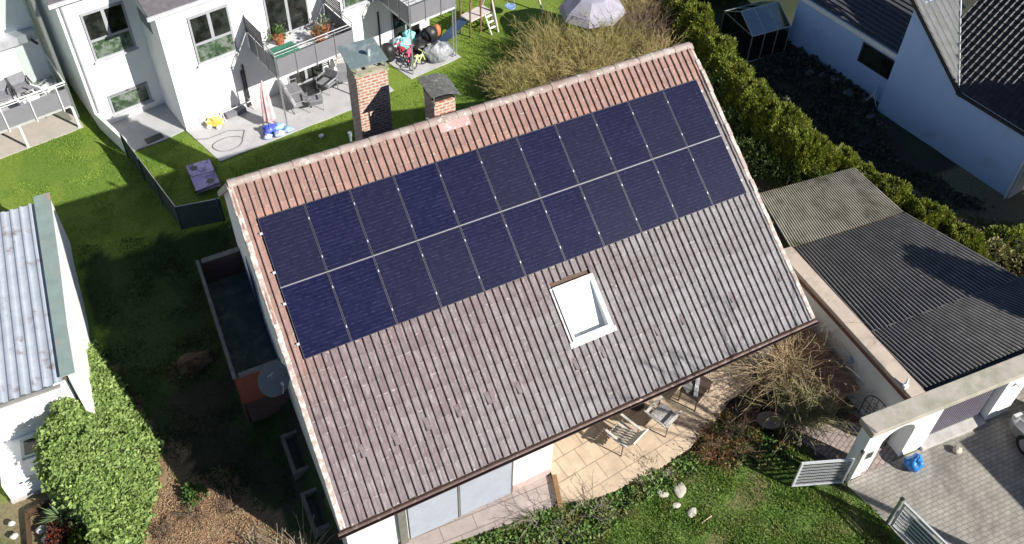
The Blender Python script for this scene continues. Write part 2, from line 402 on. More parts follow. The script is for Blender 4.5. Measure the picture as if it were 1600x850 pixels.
def inpoly(P, poly):
    x, y = P[:, 0], P[:, 1]; c = np.zeros(len(P), bool); n = len(poly)
    for i in range(n):
        x0, y0 = poly[i]; x1, y1 = poly[(i + 1) % n]
        if y0 == y1: continue
        c ^= ((y0 > y) != (y1 > y)) & (x < (x1 - x0) * (y - y0) / (y1 - y0) + x0)
    return c
def polypx(pts, z=0.): return [(at(a, b, z).x, at(a, b, z).y) for a, b in pts]
def sample(poly, n):
    p = np.array(poly); lo, hi = p.min(0), p.max(0); out = np.zeros((0, 2))
    while len(out) < n:
        q = nr.uniform(lo, hi, (n * 2, 2)); out = np.vstack([out, q[inpoly(q, poly)]])
    return out[:n]
def sstep(x, a, b): t = np.clip((x - a) / (b - a), 0, 1); return t * t * (3 - 2 * t)
def TH(x, y):
    """Height of the ground: lower beside the left gable, a sunken yard beside the terrace."""
    x = np.asarray(x, float); y = np.asarray(y, float)
    g = -.65 * (1 - sstep(x, -.6, 1.0)) * (1 - sstep(y, 11.5, 14.)) * sstep(x, -14, -8.5)
    g = g * (1 - sstep(-y, 8, 12)) - .35 * sstep(x, -5.0, -4.3) * (1 - sstep(x, -.6, .4)) * (1 - sstep(y, 9.5, 13)) * (1 - sstep(-y, 8, 12))
    pit = -.6 * sstep(x, 11.9, 12.1) * (1 - sstep(x, 14.2, 14.6)) * sstep(y, -1.0, -.3) * (1 - sstep(y, 5, 6))
    return g + pit
def vnoise(x, y, s, seed=0):
    q = np.random.RandomState(seed); G = q.rand(64, 64); x = np.asarray(x) / s; y = np.asarray(y) / s
    xi, yi = np.floor(x).astype(int), np.floor(y).astype(int); fx, fy = x - xi, y - yi; fx = fx * fx * (3 - 2 * fx); fy = fy * fy * (3 - 2 * fy)
    g = lambda a, b: G[a % 64, b % 64]
    return (g(xi, yi) * (1 - fx) + g(xi + 1, yi) * fx) * (1 - fy) + (g(xi, yi + 1) * (1 - fx) + g(xi + 1, yi + 1) * fx) * fy

# ------------------------------------------------------------------ ground
LAWN_FRONT = polypx([(905, 850), (960, 800), (1100, 715), (1240, 690), (1345, 768), (1440, 905), (900, 905)])
SOILP = polypx([(130, 560), (190, 600), (305, 745), (345, 725), (500, 870), (560, 960), (150, 960), (215, 850), (235, 700)], -.95)  # bright soil ends along the cast shadow of the house
FRONTBED = polypx([(640, 870), (870, 790), (1000, 745), (1090, 700), (1120, 650), (1240, 640), (1250, 720), (1100, 735), (960, 800), (880, 900), (640, 920)])
xs = np.concatenate([[-1500, -400, -120, -50, -25], np.arange(-16, 32.01, .2), [36, 50, 100, 300, 1500]])
ys = np.concatenate([[-1500, -400, -100, -40, -20], np.arange(-13, 26.01, .2), [32, 50, 110, 400, 1500]])
X, Y = np.meshgrid(xs, ys); nx, ny = len(xs), len(ys)
Z = TH(X, Y) + (vnoise(X, Y, .7, 3) - .5) * .035 * ((np.abs(X - 8) < 26) & (np.abs(Y - 6) < 22))
GV = np.stack([X, Y, Z], -1).reshape(-1, 3)
ii = np.arange(nx * ny).reshape(ny, nx)
GF = np.stack([ii[:-1, :-1], ii[:-1, 1:], ii[1:, 1:], ii[1:, :-1]], -1).reshape(-1, 4)
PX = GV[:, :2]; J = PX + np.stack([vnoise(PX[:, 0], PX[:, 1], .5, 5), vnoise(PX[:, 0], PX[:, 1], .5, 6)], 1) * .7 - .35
col = np.tile(np.array([.17, .25, .03]), (len(GV), 1))
def zone(mask, c):
    global col
    col[mask] = np.array(c)
nn = vnoise(PX[:, 0], PX[:, 1], 1.7, 9) * .6 + vnoise(PX[:, 0], PX[:, 1], .5, 10) * .4
col = col * (1 - .30 * (nn[:, None] > .55)) + np.array([.01, .07, .005]) * (nn[:, None] > .55) * .5
zone((J[:, 0] < .3) & (J[:, 1] < 13.5) & (J[:, 0] > -4.7), (.030, .060, .014))  # shade of the house painted into the ground colour
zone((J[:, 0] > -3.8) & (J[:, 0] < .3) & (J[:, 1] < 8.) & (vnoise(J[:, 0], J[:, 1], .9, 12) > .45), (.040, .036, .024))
zone(inpoly(J, SOILP), (.30, .205, .125))
zone(inpoly(J, SOILP) & (vnoise(J[:, 0], J[:, 1], .3, 14) > .6), (.30, .19, .11))
zone((J[:, 0] < -5.2) & (J[:, 1] < 6.3), (.22, .19, .11))
zone((J[:, 0] < -5.2) & (J[:, 1] < 6.3) & (vnoise(J[:, 0], J[:, 1], .8, 15) > .55), (.12, .14, .04))
zone(inpoly(J, LAWN_FRONT), (.15, .24, .05))
zone(inpoly(J, LAWN_FRONT) & (vnoise(J[:, 0], J[:, 1], .8, 77) > .68), (.24, .21, .10))
zone(inpoly(J, FRONTBED), (.09, .08, .04))
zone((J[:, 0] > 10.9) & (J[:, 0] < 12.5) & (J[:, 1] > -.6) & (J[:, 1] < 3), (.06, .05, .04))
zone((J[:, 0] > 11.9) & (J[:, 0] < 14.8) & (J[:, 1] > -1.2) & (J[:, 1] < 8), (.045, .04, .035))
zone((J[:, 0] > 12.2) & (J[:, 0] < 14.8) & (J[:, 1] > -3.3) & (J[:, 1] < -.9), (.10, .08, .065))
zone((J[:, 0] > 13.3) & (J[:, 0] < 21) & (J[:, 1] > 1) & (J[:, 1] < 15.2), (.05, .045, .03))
zone((J[:, 0] > 20.6) & (J[:, 1] > -3) & (J[:, 1] < 21), (.05, .05, .04))
zone((J[:, 0] > 20.6) & (J[:, 1] > -3) & (J[:, 1] < 21) & (vnoise(J[:, 0], J[:, 1], .9, 21) > .6), (.05, .075, .03))
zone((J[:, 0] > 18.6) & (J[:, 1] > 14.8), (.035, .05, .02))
zone((J[:, 0] > 19.5) & (J[:, 1] < 4.5) & (J[:, 1] > -3), (.22, .19, .12))
zone((J[:, 0] > 11) & (J[:, 0] < 19.5) & (J[:, 1] > 12.6) & (J[:, 1] < 16.8), (.11, .085, .05))
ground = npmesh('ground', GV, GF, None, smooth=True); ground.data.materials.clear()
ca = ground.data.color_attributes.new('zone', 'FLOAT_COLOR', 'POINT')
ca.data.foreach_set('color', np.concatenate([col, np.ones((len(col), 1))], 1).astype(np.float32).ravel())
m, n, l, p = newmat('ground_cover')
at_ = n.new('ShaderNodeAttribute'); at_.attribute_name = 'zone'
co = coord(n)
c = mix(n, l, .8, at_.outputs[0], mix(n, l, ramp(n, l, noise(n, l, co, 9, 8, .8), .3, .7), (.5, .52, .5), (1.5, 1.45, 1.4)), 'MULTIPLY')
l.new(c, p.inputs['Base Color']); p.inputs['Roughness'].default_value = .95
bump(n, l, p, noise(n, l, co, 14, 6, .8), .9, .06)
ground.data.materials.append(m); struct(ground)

def sheet(name, poly, z, mat, thick=.02, ox=0., oy=0., rz=0.):
    o = MB().prism([tuple(Matrix.Rotation(-rz, 2) @ Vector((x - ox, y - oy))) for x, y in poly], z - thick, z).build(name, mat)
    o.location = (ox, oy, 0); o.rotation_euler = (0, 0, rz); return struct(o)
sheet('driveway', [(12.72, -3.24), (12.5, -3.3), (12.72, -4.6), (12.76, -14), (30, -14), (30, -1.5), (17.3, -.7), (17.05, -3.45)], .03, DRIVE, .08, 12.7, -3.3, R(-4.5))
sheet('garden_path', [(12.05, -1.3), (12.75, -.75), (13.2, -1.6), (14.9, -2.4), (14.9, -3.3), (13.1, -3.28), (12.75, -3.1), (12.6, -2.5)], .026, PINKP, .7, 12.9, -2.2, R(20))

# ------------------------------------------------------------------ the house
HL = 13.34; RS = 8.32; RY = RS * CP; RZ = EZ + RS * SP
BE = (11.35, 3.12)      # rear eave y, z
house = thing('house', 'white rendered house in the centre with a big brown tiled roof carrying solar panels', 'house')
wb = MB()
gp = [(.4, -1.3), (.4, 2.86), (RY, RZ - .12), (11.05, 3.3), (11.05, -1.3)]
wb.xprism(gp, .1, .3); wb.xprism([(2.7, -.9), (2.7, 4.35), (RY, RZ - .12), (11.05, 3.3), (11.05, -.9)], HL - .3, HL - .1)
wb.box(.3, 5.62, .4, .62, -.9, 2.8); wb.box(5.40, 5.62, .62, 2.7, -.9, 3.0); wb.box(5.62, HL - .3, 2.7, 2.9, -.9, 4.2)
wb.box(.3, HL - .3, 10.85, 11.05, -.9, 3.3)
wb.build('wall', HWHITE, house)
# ceiling of the covered terrace
MB().add([RP(5.62, .3, -.2), RP(HL - .1, .3, -.2), RP(HL - .1, 3.4, -.2), RP(5.62, 3.4, -.2)], [(0, 1, 2, 3)]).build('terrace_ceiling', PAINTW, house)
# sunny tiled slope; pan tiles modelled one course over the next
sky_c = [onroof(862, 455), onroof(922, 432), onroof(955, 512), onroof(892, 533)]
SK = (6.66, 7.78, 1.84, 3.20)
TP = .2
prof = [(0, .030), (.022, .036), (.045, .030), (.064, .010), (.082, .006), (.105, .012), (.125, .012), (.145, .004), (.158, -.001), (.164, -.020), (.190, -.022), (.195, .022)]
CR = .34; ncr = int(math.ceil(RS / CR)); ntl = int(math.ceil(HL / TP))
slope = bpy.data.objects.new('roof', None)
def slope_matrix():
    return Matrix(((1, 0, 0, 0), (0, CP, -SP, 0), (0, SP, CP, EZ), (0, 0, 0, 1)))
TM = slope_matrix()
V = []; F = []
jit = nr.normal(0, 1, (ncr, ntl, 2))
for j in range(ncr):
    s0 = j * CR; s1 = min(s0 + CR + .03, RS)
    for i in range(ntl):
        x0 = i * TP
        if x0 + TP > SK[0] - .02 and x0 < SK[1] + .04 and s0 + CR > SK[2] and s0 < SK[3]:
            # tiles cut by the roof window keep only what lies outside it
            if x0 >= SK[0] - .02 and x0 + TP <= SK[1] + .02: continue
            xa, xb = (x0, SK[0]) if x0 < SK[0] else (SK[1], x0 + TP)
        else: xa, xb = x0, x0 + TP
        xb = min(xb, HL)
        dz = jit[j, i, 0] * .0025; ds = jit[j, i, 1] * .009
        pr = [(x0 + px, h) for px, h in prof if xa - 1e-6 <= x0 + px <= xb + 1e-6]
        if len(pr) < 2: continue
        b = len(V)
        for x, h in pr:
            V.append((x, s0 + ds, h - .035)); V.append((x, s0 + ds, h + .012 + dz)); V.append((x, s1, h - .002 + dz * .3))
        for k in range(len(pr) - 1):
            a = b + 3 * k; F.append((a, a + 3, a + 4, a + 1)); F.append((a + 1, a + 4, a + 5, a + 2))
roof = npmesh('roof', V, F, TILE, house); roof.matrix_basis = TM
ub = MB()
for a, b_, c_, d_ in ((0.12, SK[0], .0, RS), (SK[1], HL - .12, .0, RS), (SK[0], SK[1], .0, SK[2]), (SK[0], SK[1], SK[3], RS)):
    ub.box(a, b_, c_, d_, -.16, -.04)
ub.build('roof_deck', M('roof_boards', (.12, .08, .06), None, 5, .9), roof)
# rear slope
bl = math.hypot(BE[0] - RY, RZ - BE[1]); ba = math.atan2(RZ - BE[1], BE[0] - RY)
V = []; F = []
for j in range(int(bl / CR) + 1):
    for i in range(ntl):
        b = len(V); x0 = i * TP; s0 = j * CR; s1 = min(s0 + CR, bl)
        for px, h in prof[::2]: V += [(x0 + px, -s0, h), (x0 + px, -s1, h + .03)]
        for k in range(len(prof[::2]) - 1): a = b + 2 * k; F.append((a, a + 1, a + 3, a + 2))
rr = npmesh('rear_roof', V, F, TILE, house)
rr.matrix_basis = Matrix.Translation((0, RY, RZ - .0)) @ Matrix(((1, 0, 0, 0), (0, -math.cos(ba), math.sin(ba), 0), (0, math.sin(ba), math.cos(ba), 0), (0, 0, 0, 1)))
MB().box(.12, HL - .12, 0, bl, -.14, -.03, T=Matrix(((1, 0, 0, 0), (0, math.cos(ba), math.sin(ba), 0), (0, -math.sin(ba), math.cos(ba), 0), (0, 0, 0, 1)))).build('roof_deck', MATS['roof_boards'], rr).matrix_basis = Matrix.Translation((0, RY, RZ)) if False else Matrix.Identity(4)
dk = [o for o in bpy.data.objects if o.name.startswith('roof_deck') and o.parent == rr][0]
dk.parent = house; dk.matrix_basis = Matrix.Translation((0, RY, RZ))
dk.name = 'rear_roof_deck'
# ridge caps
rb = MB(); x = 0.
while x < HL:
    L = min(.40, HL - x); z0 = rnd.uniform(-.006, .006); vs = []; fs = []
    for k, xx in enumerate((x - .015, x + L + .01)):
        rad = .135 if k == 0 else .122
        for q in range(9):
            a = math.pi * (q / 8) * 1.1 - .05 * math.pi
            vs.append((xx, RY + math.cos(a) * rad, RZ - .02 + math.sin(a) * rad * .8 + z0))
    for q in range(8): fs.append((q, q + 1, 10 + q, 9 + q))
    fs.append(tuple(range(8, -1, -1))); rb.add(vs, fs); x += L
rb.build('ridge_cap', RIDGE, house)
# verge caps both sides
for x0, x1, nm in ((-.05, .085, 'l'), (HL - .07, HL + .06, 'r')):
    vb = MB()
    for j in range(ncr):
        d = rnd.uniform(-.01, .01); e = rnd.uniform(-.012, .012)
        vb.box(x0 + d, x1 + d * .5, j * CR, min((j + 1) * CR + .02, RS + .02), -.13, .055 + e, T=TM @ Matrix.Rotation(R(rnd.uniform(-.3, .3)), 4, 'X'))
    vb.build('verge', VERGE, house, bevel=.02)
    yb = MB(); yb.box(x0, x1, 0, bl, -.12, .03, T=Matrix.Translation((0, RY, RZ)) @ Matrix(((1, 0, 0, 0), (0, math.cos(ba), math.sin(ba), 0), (0, -math.sin(ba), math.cos(ba), 0), (0, 0, 0, 1))))
    yb.build('verge', VERGE, house)
# gutter
gb = MB(); a_ = [math.pi + math.pi * i / 8 for i in range(9)]
vs = []
for xx in (-.12, HL + .18):
    for rad in (.075, .064):
        for t in a_: vs.append((xx, -.075 + math.cos(t) * rad, 2.66 + math.sin(t) * rad))
fs = []
for q in range(8):
    fs += [(q, q + 1, 18 + q + 1, 18 + q), (9 + q, 27 + q, 27 + q + 1, 9 + q + 1)]
for q in range(8): fs += [(q, 9 + q, 10 + q, q + 1), (18 + q, 19 + q, 28 + q, 27 + q)]
fs += [(0, 18, 27, 9), (8, 17, 35, 26)]
gb.add(vs, fs); gb.box(-.06, HL + .06, .02, .045, 2.52, 2.72)
gb.build('gutter', COPPER, house)
# eave tile edge moss/rubble line and fascia
MB().box(-.05, HL + .05, .06, .40, 2.50, 2.53).build('soffit', PAINTW, house)
# little raised vent tiles in one row
for i in range(17):
    if i in (6, 9, 12, 14): continue
    x = .95 + .795 * i; s = 1.19 + rnd.uniform(-.03, .05)
    if x > HL - .2: break
    if SK[0] - .1 < x < SK[1] + .1: s = 1.19
    v_ = MB(); v_.add([(x - .06, s + .30, .02), (x + .06, s + .30, .02), (x + .07, s, .02), (x - .07, s, .02), (x - .035, s + .02, .075), (x + .035, s + .02, .075)],
                      [(0, 1, 5, 4), (0, 4, 3), (1, 2, 5), (3, 4, 5, 2)])
    o = v_.build('vent_tile', M('vent_tile_clay', (.15, .105, .108), (.20, .18, .185), 9, .8), house); o.matrix_basis = TM
# roof window: white frame, deep white reveal, blind
sw = thing('tmp', 'x', 'x'); bpy.data.objects.remove(sw)
fb = MB(); a, b_, c_, d_ = SK
for bx in ((a, a + .07, c_, d_), (b_ - .07, b_, c_, d_), (a + .07, b_ - .07, c_, c_ + .08), (a + .07, b_ - .07, d_ - .09, d_)):
    fb.box(*bx, -.10, .10)
sky_o = fb.build('roof_window', PAINTW, house, bevel=.008); sky_o.matrix_basis = TM
rv = MB()
rv.add([(a + .07, c_ + .08, -.10), (b_ - .07, c_ + .08, -.10), (b_ - .07, c_ + .08, -.19), (a + .07, c_ + .08, -.19)], [(0, 1, 2, 3)])
rv.add([(b_ - .07, c_ + .08, -.10), (b_ - .07, d_ - .09, -.05), (b_ - .07, d_ - .09, -.10), (b_ - .07, c_ + .08, -.19)], [(0, 1, 2, 3)])
rv.add([(a + .07, c_ + .08, -.10), (a + .07, d_ - .09, -.05), (a + .07, d_ - .09, -.10), (a + .07, c_ + .08, -.19)], [(0, 1, 2, 3)])
rv.build('reveal', PAINTW, sky_o)
MB().add([(a + .07, c_ + .08, -.18), (b_ - .07, c_ + .08, -.18), (b_ - .07, d_ - .09, .045), (a + .07, d_ - .09, .045)], [(0, 1, 2, 3)]).build('blind', M('white_blind', (.80, .82, .80), (.78, .8, .78), 2, .6, bmp=0), sky_o)
fl = MB(); fl.box(a - .10, b_ + .12, c_ - .14, c_ - .002, -.02, .045); fl.box(a - .07, a - .002, c_, d_ + .06, -.02, .05); fl.box(a, b_, d_ + .002, d_ + .07, -.02, .07)
fl.box(b_ + .002, b_ + .07, c_, d_ + .06, -.02, .05)
fl.build('flashing', M('lead_flashing', (.33, .31, .31), (.50, .48, .47), 5, .6, .2, dirt=(.6, .58, .56), dscale=14, dlo=.5, dhi=.6), sky_o)
# chimneys
def chimney(x0, x1, y0, y1, z0, z1, kind):
    c = MB().box(x0, x1, y0, y1, z0, z1).build('chimney', BRICK, house)
    if kind == 'tall':
        k = MB()
        k.box(x0 - .04, x1 + .04, y0 - .04, y0 + .12, z1, z1 + .09); k.box(x0 - .04, x1 + .04, y1 - .12, y1 + .04, z1, z1 + .09)
        k.box(x0 - .04, x0 + .10, y0 + .12, y1 - .12, z1, z1 + .09); k.box(x1 - .10, x1 + .04, y0 + .12, y1 - .12, z1, z1 + .09); k.box(x0 + .34, x0 + .44, y0 + .12, y1 - .12, z1, z1 + .09)
        k.build('chimney_crown', M('crown_concrete', (.42, .38, .30), (.30, .28, .22), 4, .9, dirt=(.20, .22, .10), dscale=5), c)
        h = MB().box(x0 - .14, x1 + .02, y0 - .08, y1 + .22, z1 + .34, z1 + .37, T=None)
        for px_, py_ in ((x0 + .02, y0 + .02), (x1 - .06, y0 + .02), (x0 + .02, y1 - .02), (x1 - .06, y1 - .02)): h.box(px_, px_ + .03, py_, py_ + .03, z1 + .09, z1 + .34)
        h.build('chimney_cover', M('cover_sheet', (.30, .38, .38), (.24, .31, .31), 3, .5, .5, dirt=(.45, .5, .5), dscale=3), c)
        MB().lathe([(.05, 0), (.05, .10), (.075, .11), (.075, .16), (.03, .19)], (x0 + .52, y0 + .35, z1 + .37), 10).build('flue_terminal', ALU, c)
    else:
        k = MB()
        n_ = 10; hw = (x1 - x0) / 2 + .12; cx_ = (x0 + x1) / 2
        pts = []
        for q in range(n_ + 1):
            t = q / n_; pts.append((cx_ - hw + 2 * hw * t, z1 + .33 - .20 * t ** 3.2 - .02 * (1 - t)))
        for q in range(n_):
            (xa, za), (xb, zb) = pts[q], pts[q + 1]
            k.add([(xa, y0 - .1, za), (xb, y0 - .1, zb), (xb, y1 + .14, zb), (xa, y1 + .14, za), (xa, y0 - .1, za - .015), (xb, y0 - .1, zb - .015), (xb, y1 + .14, zb - .015), (xa, y1 + .14, za - .015)],
                  [(0, 1, 2, 3), (7, 6, 5, 4), (0, 4, 5, 1), (2, 6, 7, 3)])
        for px_ in (x0 - .01, x1 - .01):
            for py_ in (y0, y1 - .03): k.box(px_, px_ + .03, py_, py_ + .03, z1 - .1, z1 + .2)
        k.build('chimney_cover', M('cover_lead', (.15, .15, .14), (.10, .10, .095), 8, .7, .2, dirt=(.32, .32, .28), dscale=12, dlo=.57, dhi=.64), c)
        MB().box(x0 + .05, x1 - .05, y0 + .05, y1 - .05, z1, z1 + .1).build('flue', BLACK, c)
        fl = MB(); fl.box(x0 - .05, x1 + .05, y0 - .06, y0 - .005, z0 + .2, z0 + .72)
        fl.build('flashing', M('pink_flashing', (.50, .24, .24), (.42, .28, .26), 7, .7, dirt=(.62, .52, .50), dscale=9, dlo=.54, dhi=.62), c)
chimney(4.02, 4.92, 9.1, 9.95, 4.0, 7.72, 'tall')
chimney(5.50, 6.10, 7.25, 7.95, 6.3, 7.66, 'low')
apr = MB(); apr.box(5.40, 6.25, RS - .36, RS + .02, .0, .045); o = apr.build('chimney_apron', MATS['pink_flashing'], house); o.matrix_basis = TM
for x, y, h in ((3.21, 7.35, .5), (5.28, 7.2, .32)):
    MB().lathe([(.035, -.5), (.035, h - .12), (.055, h - .12), (.055, h)], (x, y, 6.95), 10).build('vent_pipe', M('zinc_pipe', (.36, .44, .44), None, 6, .5, .5), house)
# front wall openings: roller blinds with posts
for x0, x1 in ((1.62, 2.93), (2.99, 4.43)):
    b = MB()
    b.box(x0, x1, .37, .398, .06, 2.45, 0)
    k = .06
    while k < 2.42:
        b.add([(x0 + .01, .368, k), (x1 - .01, .368, k), (x1 - .01, .345, k + .012), (x0 + .01, .345, k + .012), (x1 - .01, .368, k + .055), (x0 + .01, .368, k + .055)], [(0, 1, 2, 3), (3, 2, 4, 5)], 1); k += .062
    b.build('window_shutter', [M('shutter_gap', (.07, .075, .09), None, 4, .6), M('shutter_slats', (.28, .30, .345), (.25, .27, .31), 3, .5, bmp=.03)], house)
for bx_ in ((1.36, 1.56, .30, .44), (2.935, 2.985, .34, .40), (4.432, 4.47, .35, .40)):
    MB().box(*bx_, .02, 2.5).build('shutter_guide', M('guide_rail', (.22, .21, .19), None, 5, .6, .3), house)
MB().box(.28, 1.30, .385, .40, -.3, .02).box(4.5, 5.6, .372, .40, -.2, .30).build('plinth', M('pink_plinth', (.44, .33, .31), (.5, .4, .37), 4, .9), house)
# loggia doors in the recessed wall
for x0, x1 in ((6.3, 8.1), (9.6, 11.4)):
    d = MB().box(x0, x1, 2.67, 2.70, .16, 2.3).build('patio_door', PVCW, house)
    MB().box(x0 + .08, (x0 + x1) / 2 - .04, 2.655, 2.668, .26, 2.2).box((x0 + x1) / 2 + .04, x1 - .08, 2.655, 2.668, .26, 2.2).build('pane', GLASS, d)
# left gable: small window & blue-grey door leaf near the raised terrace
gw = MB().box(.07, .10, 7.6, 8.7, .9, 2.9).build('gable_window', PVCW, house)
MB().box(.055, .069, 7.7, 8.6, 1.0, 2.8).build('pane', glassmat('blue_glass', (.05, .08, .2)), gw)

# ------------------------------------------------------------------ solar panels
POFF = .075
tl = onroof(400.5, 340, POFF); tr = onroof(1088, 124.5, POFF); br = onroof(1168, 301.5, POFF); blc = onroof(476, 562.5, POFF)
PX0 = (tl[0] + blc[0]) / 2; PX1 = (tr[0] + br[0]) / 2; PS0 = (blc[1] + br[1]) / 2; PS1 = (tl[1] + tr[1]) / 2
pw = (PX1 - PX0) / 11; ph = (PS1 - PS0) / 2; gap = .022
ordn = ['first', 'second', 'third', 'fourth', 'fifth', 'sixth', 'seventh', 'eighth', 'ninth', 'tenth', 'eleventh', 'twelfth', 'thirteenth', 'fourteenth', 'fifteenth', 'sixteenth', 'seventeenth', 'eighteenth', 'nineteenth', 'twentieth']
def make_panel():
    W_, H_ = pw - gap, ph - gap
    t = thing('solar_panel', '', 'solar panel', group='solar panels mounted on the roof')
    MB().box(.006, W_ - .006, .006, H_ - .006, -.03, 0).build('cell_sheet', CELLS, t)
    f = MB()
    f.box(0, W_, 0, .008, -.035, .004, 1); f.box(0, W_, H_ - .008, H_, -.035, .004, 0)
    f.box(0, .008, .008, H_ - .008, -.035, .004, 0); f.box(W_ - .008, W_, .008, H_ - .008, -.035, .004, 0)
    f.build('frame', [PFRAME, DFRAME], t)
    return t
p0 = make_panel()
ENDS = ['at the left end', None, None, None, None, 'in the middle', None, None, None, None, 'at the right end']
for r_ in range(2):
    for i in range(11):
        nm = 'upper' if r_ else 'lower'
        wh = ENDS[i] or (ordn[i] + ' from the left' if i < 5 else ordn[10 - i] + ' from the right')
        lab = 'dark blue solar panel of the %s row, %s' % (nm, wh)
        o = p0 if (r_ == 0 and i == 0) else copy_tree(p0)
        o['label'] = lab
        o.matrix_basis = TM @ Matrix.Translation((PX0 + i * pw + gap / 2, PS0 + r_ * ph + gap / 2, POFF))
RAILM = M('rail_aluminium', (.55, .56, .58), (.5, .5, .52), 10, .4, .6, bmp=0)
for r_ in range(2):
    for k, fr in enumerate((.22, .78)):
        s = PS0 + (r_ + fr) * ph
        t = thing('mounting_rail', '%s aluminium mounting rail under the %s row of solar panels' % (('lower', 'upper')[k], ('lower', 'upper')[r_]), 'mounting rail', group='aluminium rails under the solar panels')
        t.matrix_basis = TM
        MB().box(PX0 - .10, PX1 + .05, s - .02, s + .02, .03, POFF - .036).build('rail', RAILM, t)
        for i in range(12):
            x = PX0 + i * pw; e = .05 if i in (0, 11) else .019; off = (-.05 if i == 0 else 0) if i < 11 else 0
            MB().box(x - e * .5 + (-.03 if i == 0 else 0), x + e * .5 + (-.012 if i == 0 else 0), s - .03, s + .03, .045, POFF + .012).build('clamp', M('clamp_metal', (.60, .60, .62), None, 9, .4, .3, bmp=0), t)
# light strip that closes the gap between the rows, and the thin one under the top edge
t = MB().box(PX0, PX1, PS0 + ph - .009, PS0 + ph + .009, POFF - .03, POFF - .002).build('gap_strip', M('strip_metal', (.27, .27, .30), None, 9, .6, .2, bmp=0)); t.matrix_basis = TM
tag(t, 'long pale metal strip between the upper and lower rows of solar panels', 'metal strip')

# ------------------------------------------------------------------ terrace and path by the house
TZ = .15
terr = [(5.62, .40), (5.50, -.43), (5.90, -.68), (7.0, -.80), (8.07, -.79), (9.4, -.62), (10.3, -.35), (10.95, -.05), (11.0, .10), (12.12, .20), (12.6, 1.0), (13.0, 2.7), (5.62, 2.7)]
terr = [(x, y) for x, y in terr]
sheet('terrace', terr, TZ, TERR, .9, 5.6, 0, R(6))
sheet('front_path', [(.3, .398), (.5, .1), (2.2, -.12), (4.1, -.36), (5.2, -.45), (5.495, -.30), (5.60, .398)], .045, PATHP, .12, 1, 0, R(-3))
tag(MB().box(-.06, .06, -.45, .42, 0, .17, T=Matrix.Rotation(R(-18), 4, 'Z')).build('timber_edging', M('rust_edging', (.22, .12, .05), (.30, .18, .08), 9, .9)), 'short rusty brown edging board at the corner between terrace and front path', 'edging').location = (5.52, -.15, 0)

# satellite dish
dish = thing('satellite_dish', 'large round blue-grey satellite dish on the left gable below the roof edge', 'satellite dish', (-.36, 4.15, 3.22))
db = MB(); nR, nA = 7, 28; vs = [(0, 0, 0)]; fs = []
for j in range(1, nR + 1):
    r = .42 * j / nR
    for i in range(nA): a = 2 * math.pi * i / nA; vs.append((r * math.cos(a), r * 1.06 * math.sin(a), .32 * r * r * 2))
for i in range(nA): fs.append((0, 1 + i, 1 + (i + 1) % nA))
for j in range(nR - 1):
    for i in range(nA): a = 1 + j * nA; fs.append((a + i, a + nA + i, a + nA + (i + 1) % nA, a + (i + 1) % nA))
db.add(vs, fs); db.add([(x, y, z - .012) for x, y, z in vs], [tuple(reversed(f)) for f in fs])
dn = (CAMP - Vector((-.34, 3.62, 3.72))).normalized()
dnv = Vector((.35, -.80, .60)).normalized()
DM = dnv.to_track_quat('Z', 'Y').to_matrix().to_4x4()
o = db.build('dish', M('dish_grey', (.17, .19, .23), (.15, .17, .2), 3, .6, bmp=.05), dish, smooth=True); o.matrix_basis = DM
ar = MB(); ar.bar(DM @ Vector((0, -.46, .10)), DM @ Vector((0, -.10, .52)), .014); ar.bar(DM @ Vector((0, -.12, .50)), DM @ Vector((0, -.04, .46)), .035)
ar.build('feed_arm', ALU, dish)
mt_ = MB(); mt_.bar((0, .02, -.03), (.42, .25, -.35), .025); mt_.bar((.0, .02, -.5), (.0, .02, .1), .02); mt_.build('wall_mount', ALU, dish)
# small plain lettering strip on the dish face
MB().box(-.085, .085, .10, .135, .012, .016).build('lettering', M('pale_lettering', (.55, .57, .6), None, 3, .6, bmp=0), dish).matrix_basis = DM @ Matrix.Translation((0, 0, .02))

# raised terrace box on the left side
an = thing('raised_terrace', 'raised terrace box with brick parapet and dark floor on the left side of the house', 'terrace')
MB().box(-1.20, .095, 6.1, 10.55, -1.1, .32).build('floor', M('mossy_floor', (.085, .11, .10), (.06, .08, .075), 2, .9, dirt=(.13, .15, .13), dscale=2.5), an)
wbk = MB(); wbk.box(-1.22, -1.15, 5.98, 10.62, -1.1, 1.3); wbk.box(-1.10, .095, 10.50, 10.62, -1.1, 1.3); wbk.box(-1.10, .095, 5.98, 6.09, -1.1, 1.28); wbk.build('parapet', DBRICK, an)
cp_ = MB(); cp_.box(-1.24, -1.14, 5.95, 10.65, 1.302, 1.325); cp_.box(-1.07, .09, 10.47, 10.65, 1.302, 1.335); cp_.box(-1.07, .09, 5.95, 6.10, 1.282, 1.31); cp_.build('coping', M('parapet_coping', (.24, .22, .2), (.16, .15, .14), 4, .8), an)
MB().box(-1.20, .09, 5.955, 5.978, .06, 1.27).build('front_cladding', M('red_cladding', (.30, .075, .05), (.22, .06, .04), 3, .8), an)

# window wells
def well(y0, y1, lab):
    t = thing('window_well', lab, 'window well', (0, 0, 0), group='concrete window wells along the left gable')
    b = MB(); x0 = -.50
    b.box(x0, x0 + .1, y0, y1, -1.2, -.62); b.box(x0 + .1, .09, y0, y0 + .1, -1.2, -.62); b.box(x0 + .1, .09, y1 - .1, y1, -1.2, -.62)
    b.build('rim', M('well_concrete', (.17, .16, .15), (.12, .11, .10), 5, .9), t)
    MB().box(x0 + .1, .09, y0 + .1, y1 - .1, -1.1, -.8).build('well_grate', BLACK, t)
well(3.7, 5.0, 'concrete window well at the left gable, the one nearer the satellite dish')
well(1.9, 3.1, 'concrete window well at the left gable, the one nearer the bottom corner')
